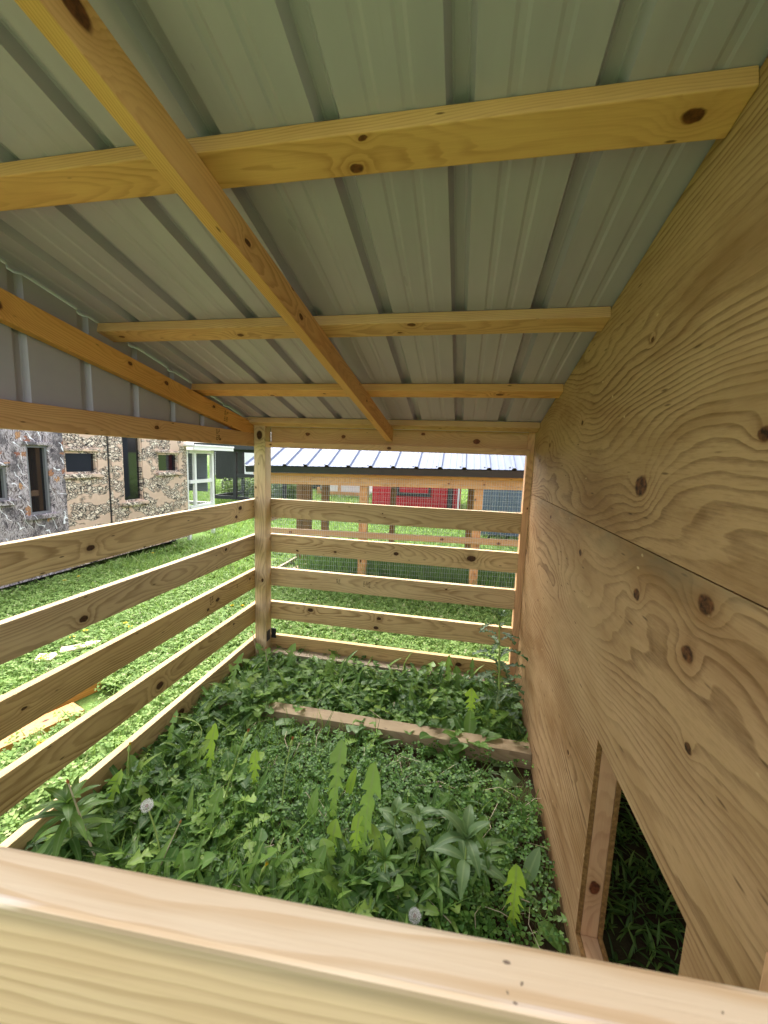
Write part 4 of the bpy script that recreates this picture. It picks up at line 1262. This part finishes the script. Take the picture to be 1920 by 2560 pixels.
def bud(label, x, y, top, tipmat=BUDTIP, r=.0028, mid=None, hr=.008):
    e = empty('dandelion_bud', (x, y, 0)); tag(e, label, 'flower bud')
    t = Vector(top) - Vector((x, y, 0))
    m = Vector(mid) - Vector((x, y, 0)) if mid else t * .5 + Vector((-.02, 0, .02))
    stemmed(e, bez((0, 0, 0), m, t), [r * 1.2] * 4 + [r] * 5)
    d = (t - m).normalized()
    a = Acc(); a.add(tube([t, t + d * .008, t + d * .022, t + d * .030], [hr * .4, hr, hr * .8, hr * .5], 8))
    part('bud', a, STEM, e)
    b = Acc()
    for k in range(10):
        an = k * .628
        q = d.orthogonal().normalized()
        q = Matrix.Rotation(an, 3, d) @ q
        b.add(tube([t + d * .028, t + d * .042 + q * .005], [.0022, .001], 4))
    part('tip', b, tipmat, e)
bud('orange-tipped dandelion bud on a leaning green stem', -.95, 1.40, (-.85, 1.44, .39))
bud('rusty-tipped dandelion bud on a straight green stem', -.69, 1.46, (-.65, 1.46, .375))
bud('yellow dandelion bud by the middle of the lowest side slat', -1.40, 1.40, (-1.44, 1.44, .21), PETAL)
bud('small yellow bud low among the weeds just above the near rail', -.62, 1.14, (-.62, 1.15, .12), PETAL, .002, None, .006)

def clock(label, x, y, top, dia=.046):
    e = empty('dandelion_clock', (x, y, 0)); tag(e, label, 'seed head')
    t = Vector(top) - Vector((x, y, 0))
    stemmed(e, bez((0, 0, 0), t * .5 + Vector((.03, 0, .01)), t), .0026)
    a = Acc()
    n = 80
    for i in range(n):
        ph = math.acos(1 - 2 * (i + .5) / n); th = math.pi * (1 + 5 ** .5) * i
        d = Vector((math.cos(th) * math.sin(ph), math.sin(th) * math.sin(ph), math.cos(ph)))
        rr = dia / 2 * random.uniform(.82, 1)
        a.add(tube([t + d * .005, t + d * rr * .75], .00022, 3))
        q = d.orthogonal().normalized()
        for k in range(6):
            qq = Matrix.Rotation(k * 1.05, 3, d) @ q
            a.add(tube([t + d * rr * .74, t + d * rr + qq * .0055], .00028, 3))
    part('fluff', a, FLUFF, e)
    bm = bmesh.new(); bmesh.ops.create_icosphere(bm, subdivisions=2, radius=.006)
    bmesh.ops.translate(bm, vec=t, verts=bm.verts)
    link_mesh('seeds', bm_mesh(bm, 'seeds', True), SEEDC, e, WM[e.name])
clock('round white dandelion seed head on a tall stem at the left', -1.01, 1.13, (-1.065, 1.13, .305))
clock('greyish dandelion seed head just above the near rail', -.05, 1.13, (-.068, 1.13, .125), .044)

def stalk(label, pts, r=.0035, mat=DRYSTEM):
    p0 = Vector(pts[0])
    e = empty('dry_stalk', p0); tag(e, label, 'stalk')
    P_ = [Vector(p) - p0 for p in pts]
    fine = bez(P_[0], P_[1] * 2 - (P_[0] + P_[2]) / 2, P_[2], 10) if len(P_) == 3 else P_
    a = Acc(); a.add(tube(fine, [r * (1 - .04 * i) for i in range(len(fine))]))
    part('stem', a, mat, e)
    b = Acc(); tip = fine[-1]; d = (fine[-1] - fine[-2]).normalized()
    b.add(tube([tip, tip + d * .006, tip + d * .016], [r * .7, r * 1.3, r * .5], 6))
    part('spent_head', b, BUDTIP, e)
stalk('tall pinkish bare dandelion stalk curving up beside the lowest side slat at the left', [(-1.22, 1.08, 0), (-1.31, 1.09, .22), (-1.36, 1.09, .37)], .0042)
stalk('pale bare stalk crossing the stem of the white seed head', [(-1.04, 1.125, 0), (-.99, 1.128, .13), (-.93, 1.13, .265)], .0032)
stalk('short dry stalk leaning left at the foot of the corner post', [(-1.44, 2.66, 0), (-1.47, 2.66, .12), (-1.50, 2.66, .25)], .004)
stalk('dry bent stalk just right of the corner post foot', [(-1.22, 2.46, 0), (-1.27, 2.46, .12), (-1.285, 2.46, .245)], .004)
stalk('green arching stalk drooping over the lowest side slat half way along', [(-1.33, 1.62, .03), (-1.22, 1.66, .20), (-1.40, 1.70, .22)], .0028, STEM)

def whorl(label, x, y, h, n, L, W, mat=BLUISH, name='leafy_weed', tiers=2, el=.25):
    e = empty(name, (x, y, 0)); tag(e, label, 'weed')
    stemmed(e, [(0, 0, 0), (.004, 0, h * .5), (0, .003, h)], [.004, .0035, .0025])
    a = Acc()
    for t in range(tiers):
        zt = h * (1 - t * .9 / max(tiers, 1) * .8)
        for k in range(n):
            az = k * 6.28 / n + t * .6 + random.uniform(-.25, .25)
            a.add(leaf('lance', L * random.uniform(.75, 1.1) * (1 if t else .8), W * random.uniform(.85, 1.1), az, el + random.uniform(-.1, .5) + (.4 if t == 0 else 0), random.uniform(.7, 1.4), .22, (0, 0, zt)))
    for k in range(3):
        a.add(leaf('lance', L * .35, W * .5, k * 2.1, 1.2, .3, .2, (0, 0, h)))
    part('leaves', a, mat, e)
whorl('large blue green weed with long drooping leaves, right of the middle of the pen', .09, 1.33, .24, 5, .19, .022)
whorl('blue green pointed-leaf weed left of the other one in the clover', -.19, 1.45, .16, 4, .11, .018)
whorl('blue green pointed-leaf weed just right of its twin in the clover', -.095, 1.47, .155, 4, .11, .018)
whorl('star-shaped narrow-leaved weed right of the tallest lobed leaf', -.19, 1.23, .19, 6, .10, .010, WEED)
whorl('star-shaped narrow-leaved weed under the large blue green weed', .0, 1.25, .17, 6, .10, .010, WEED)
whorl('slim narrow-leaved weed right of the large blue green weed', .165, 1.35, .18, 5, .09, .011, WEED, tiers=3)
whorl('upright feathery goldenrod with long narrow leaves by the side slats at the left', -1.38, 1.10, .27, 8, .17, .015, WEED, 'goldenrod', 4)
whorl('bushy narrow-leaved weed behind the ground beam', -.02, 2.33, .17, 6, .09, .011, WEED, tiers=3)
whorl('narrow-leaved weed left of the thistle, in front of the lowest end slat', -.22, 2.48, .19, 6, .09, .012, WEED, tiers=3)
whorl('short narrow-leaved weed beside the plywood behind the ground beam', .36, 2.25, .12, 6, .08, .010, WEED, tiers=2)

def rosette(label, x, y, n, L, W, kind='dandelion', mat=DANDE, el=(.3, .9), name='dandelion_plant', az0=None, span=6.28):
    e = empty(name, (x, y, 0)); tag(e, label, 'weed')
    a = Acc()
    for k in range(n):
        az = (az0 if az0 is not None else 0) + span * k / n + random.uniform(-.2, .2)
        a.add(leaf(kind, L * random.uniform(.75, 1.15), W * random.uniform(.85, 1.15), az, random.uniform(*el), random.uniform(.5, 1.2), .22, (0, 0, .015), 0, 5, .10))
    part('leaves', a, mat, e)
rosette('broad lobed leaf lying flat above the near rail, right of the seed head stem', -1.0, 1.19, 3, .27, .055, 'dandelion', DANDE, (.25, .5), az0=-.5, span=1.2)
rosette('long bright lobed leaf lying sideways behind the white seed head', -1.38, 1.36, 3, .30, .030, 'dandelion', YOUNG, (.35, .55), az0=-.2, span=.7)
rosette('wide dandelion rosette left of the middle, under the orange-tipped bud', -.98, 1.33, 8, .21, .028)
rosette('dandelion rosette in front of the big lobed leaves', -.58, 1.20, 8, .20, .026)
rosette('dandelion rosette close to the near rail in the middle', -.22, 1.12, 7, .19, .026)
rosette('dandelion rosette against the lowest side slat near the goldenrod', -1.25, 1.33, 7, .2, .026)
rosette('dandelion rosette half way along the side slats', -1.28, 1.75, 8, .2, .024, el=(.5, 1.1))
rosette('dandelion rosette spilling over the left end of the ground beam', -.85, 2.18, 7, .2, .028, el=(.5, 1.0))
rosette('dandelion rosette at the foot of the corner post', -1.30, 2.52, 8, .24, .030, el=(.5, 1.1))
rosette('dandelion rosette before the end slats, right of the corner', -.88, 2.52, 8, .24, .028, el=(.5, 1.1))
rosette('dark drooping dandelion clump in the middle of the end slats', -.38, 2.56, 9, .26, .030, 'dandelion', BLUISH, (.6, 1.1))
rosette('dandelion rosette by the plywood foot near the pop hole', .37, 1.30, 6, .15, .02)
rosette('single lobed leaf flopped over the top of the ground beam', -.52, 2.20, 2, .22, .04, 'dandelion', BLUISH, (.6, .8), az0=-1.7, span=.8)
rosette('broadleaf dock with smooth oval leaves hanging over the ground beam', .12, 2.10, 9, .20, .036, 'oval', WEED, (.6, 1.25), 'dock_plant')
rosette('plantain with flat oval leaves on the bare soil below the ground beam', .22, 1.95, 4, .17, .045, 'oval', BLUISH, (.1, .35), 'plantain', -.9, 2.4)
rosette('oval-leaved dock over the ground beam, left of the larger dock', -.05, 2.12, 6, .2, .036, 'oval', WEED, (.5, 1.1), 'dock_plant')
rosette('broad dock leaves hanging over the left part of the ground beam', -.84, 2.04, 4, .17, .04, 'oval', BLUISH, (.5, 1.0), 'dock_plant', -2.4, 1.8)

rosette('leafy clump lapping over the front edge of the ground beam in its middle', -.47, 2.0, 6, .17, .03, 'dandelion', DANDE, (.6, 1.1))
rosette('low leafy clump just left of the plantain, against the front of the ground beam', .0, 2.0, 6, .15, .03, 'oval', WEED, (.5, 1.0), 'dock_plant')
th = empty('thistle', (.31, 2.42, 0))
tag(th, 'tall spiny dark green thistle in the far right corner by the plywood', 'thistle')
stemmed(th, bez((0, 0, 0), (-.02, 0, .33), (-.045, 0, .66)), [.007, .007, .006, .006, .005, .005, .004, .004, .003])
a = Acc()
for i in range(26):
    t = i / 26
    z = .04 + .60 * t
    L = (.25 - .12 * t) * random.uniform(.8, 1.15)
    a.add(leaf('thistle', L, .036 * (1 - .4 * t), i * 2.4 + .3, .6 - .1 * t, 1.1, .35, (-.04 * t, 0, z), 0, 5, .25))
for i in range(7):
    a.add(leaf('thistle', .08, .016, i * .9, 1.1, .5, .3, (-.045, 0, .645), 0, 5, .25))
part('leaves', a, THIST, th)

# ------------------------------------------------------------------ lawn flowers and scraps outside
def flower(label, x, y, h=.08):
    e = empty('dandelion_flower', (x, y, 0)); tag(e, label, 'flower', 'yellow dandelion flowers in the lawn')
    stemmed(e, [(0, 0, 0), (.004, 0, h * .6), (0, .004, h)], .003)
    a = Acc()
    for k in range(26):
        az = k * 2.399; rr = .004 + .018 * (k / 26) ** .6
        d = Vector((math.cos(az), math.sin(az), 0)); s = Vector((-math.sin(az), math.cos(az), 0)) * .0035
        b0 = Vector((0, .004, h)); zt = .012 - .5 * rr
        a.add(([b0 - s * .4, b0 + s * .4, b0 + d * rr + s + Vector((0, 0, zt)), b0 + d * rr - s + Vector((0, 0, zt))], [(0, 1, 2, 3)]))
    part('petals', a, PETAL, e)
for lab, x, y in (('yellow dandelion flower just right of the grey camouflage blind base, left of two', -4.41, 3.66), ('yellow dandelion flower just right of the grey camouflage blind base, right of two', -4.40, 3.83),
                  ('yellow dandelion flower before the tan blind, seen under the top side slat', -4.45, 5.05), ('yellow dandelion flower beside the pale scraps on the lawn', -2.908, 2.197),
                  ('yellow dandelion flower above the third side slat, left of a close pair', -3.013, 2.532), ('yellow dandelion flower above the third side slat, near the lawn scraps', -3.021, 2.655),
                  ('faded yellow dandelion flower left of its neighbour above the third side slat', -2.836, 2.87), ('yellow dandelion flower touching the top of the third side slat', -2.745, 2.82),
                  ('yellow dandelion flower nearest the corner post, left of two', -2.196, 3.502), ('yellow dandelion flower nearest the corner post, right of two', -2.10, 3.53),
                  ('yellow dandelion flower beside the orange stained plank', -2.06, 1.52)):
    flower(lab, x, y)
pk_ = board('stained_plank', (-2.75, .55, .075), (-2.30, 2.10, .075), (0, 0, 1), .15, .04, STAINED, None, [(.5, .0, .01)])
tag(pk_, 'orange stained plank standing on edge in the lawn beyond the side slats', 'plank')
pk2 = board('stained_plank', (-2.62, .60, .03), (-2.20, 1.86, .03), (-1, .3, 0), .14, .035, STAINED, None, [(.5, .0, .01)])
tag(pk2, 'orange stained plank lying flat in the lawn, next to the one on edge', 'plank')
for lab, x, y, a_, sx, sy in (('pale broken scrap of wood in the lawn, nearer and broader', -2.93, 2.26, .5, .13, .09), ('pale long scrap of wood in the lawn, farther one', -2.85, 2.46, .9, .26, .07)):
    bm = bmesh.new()
    pts = [(-sx / 2, -sy / 2), (sx * .35, -sy * .55), (sx / 2, sy * .1), (sx * .3, sy / 2), (-sx * .2, sy * .4), (-sx * .45, sy * .55)]
    b_ = [bm.verts.new((p[0], p[1], 0)) for p in pts]; t_ = [bm.verts.new((p[0], p[1], .012)) for p in pts]
    bm.faces.new(b_[::-1]); bm.faces.new(t_)
    for i in range(6): bm.faces.new((b_[i], b_[(i + 1) % 6], t_[(i + 1) % 6], t_[i]))
    o = link_mesh('wood_scrap', bm_mesh(bm, 'wood_scrap'), PAPER, None, Matrix.Translation(Vector((x, y, .055))) @ Matrix.Rotation(a_, 4, 'Z') @ Matrix.Rotation(.12, 4, 'X'))
    tag(o, lab, 'wood scrap')
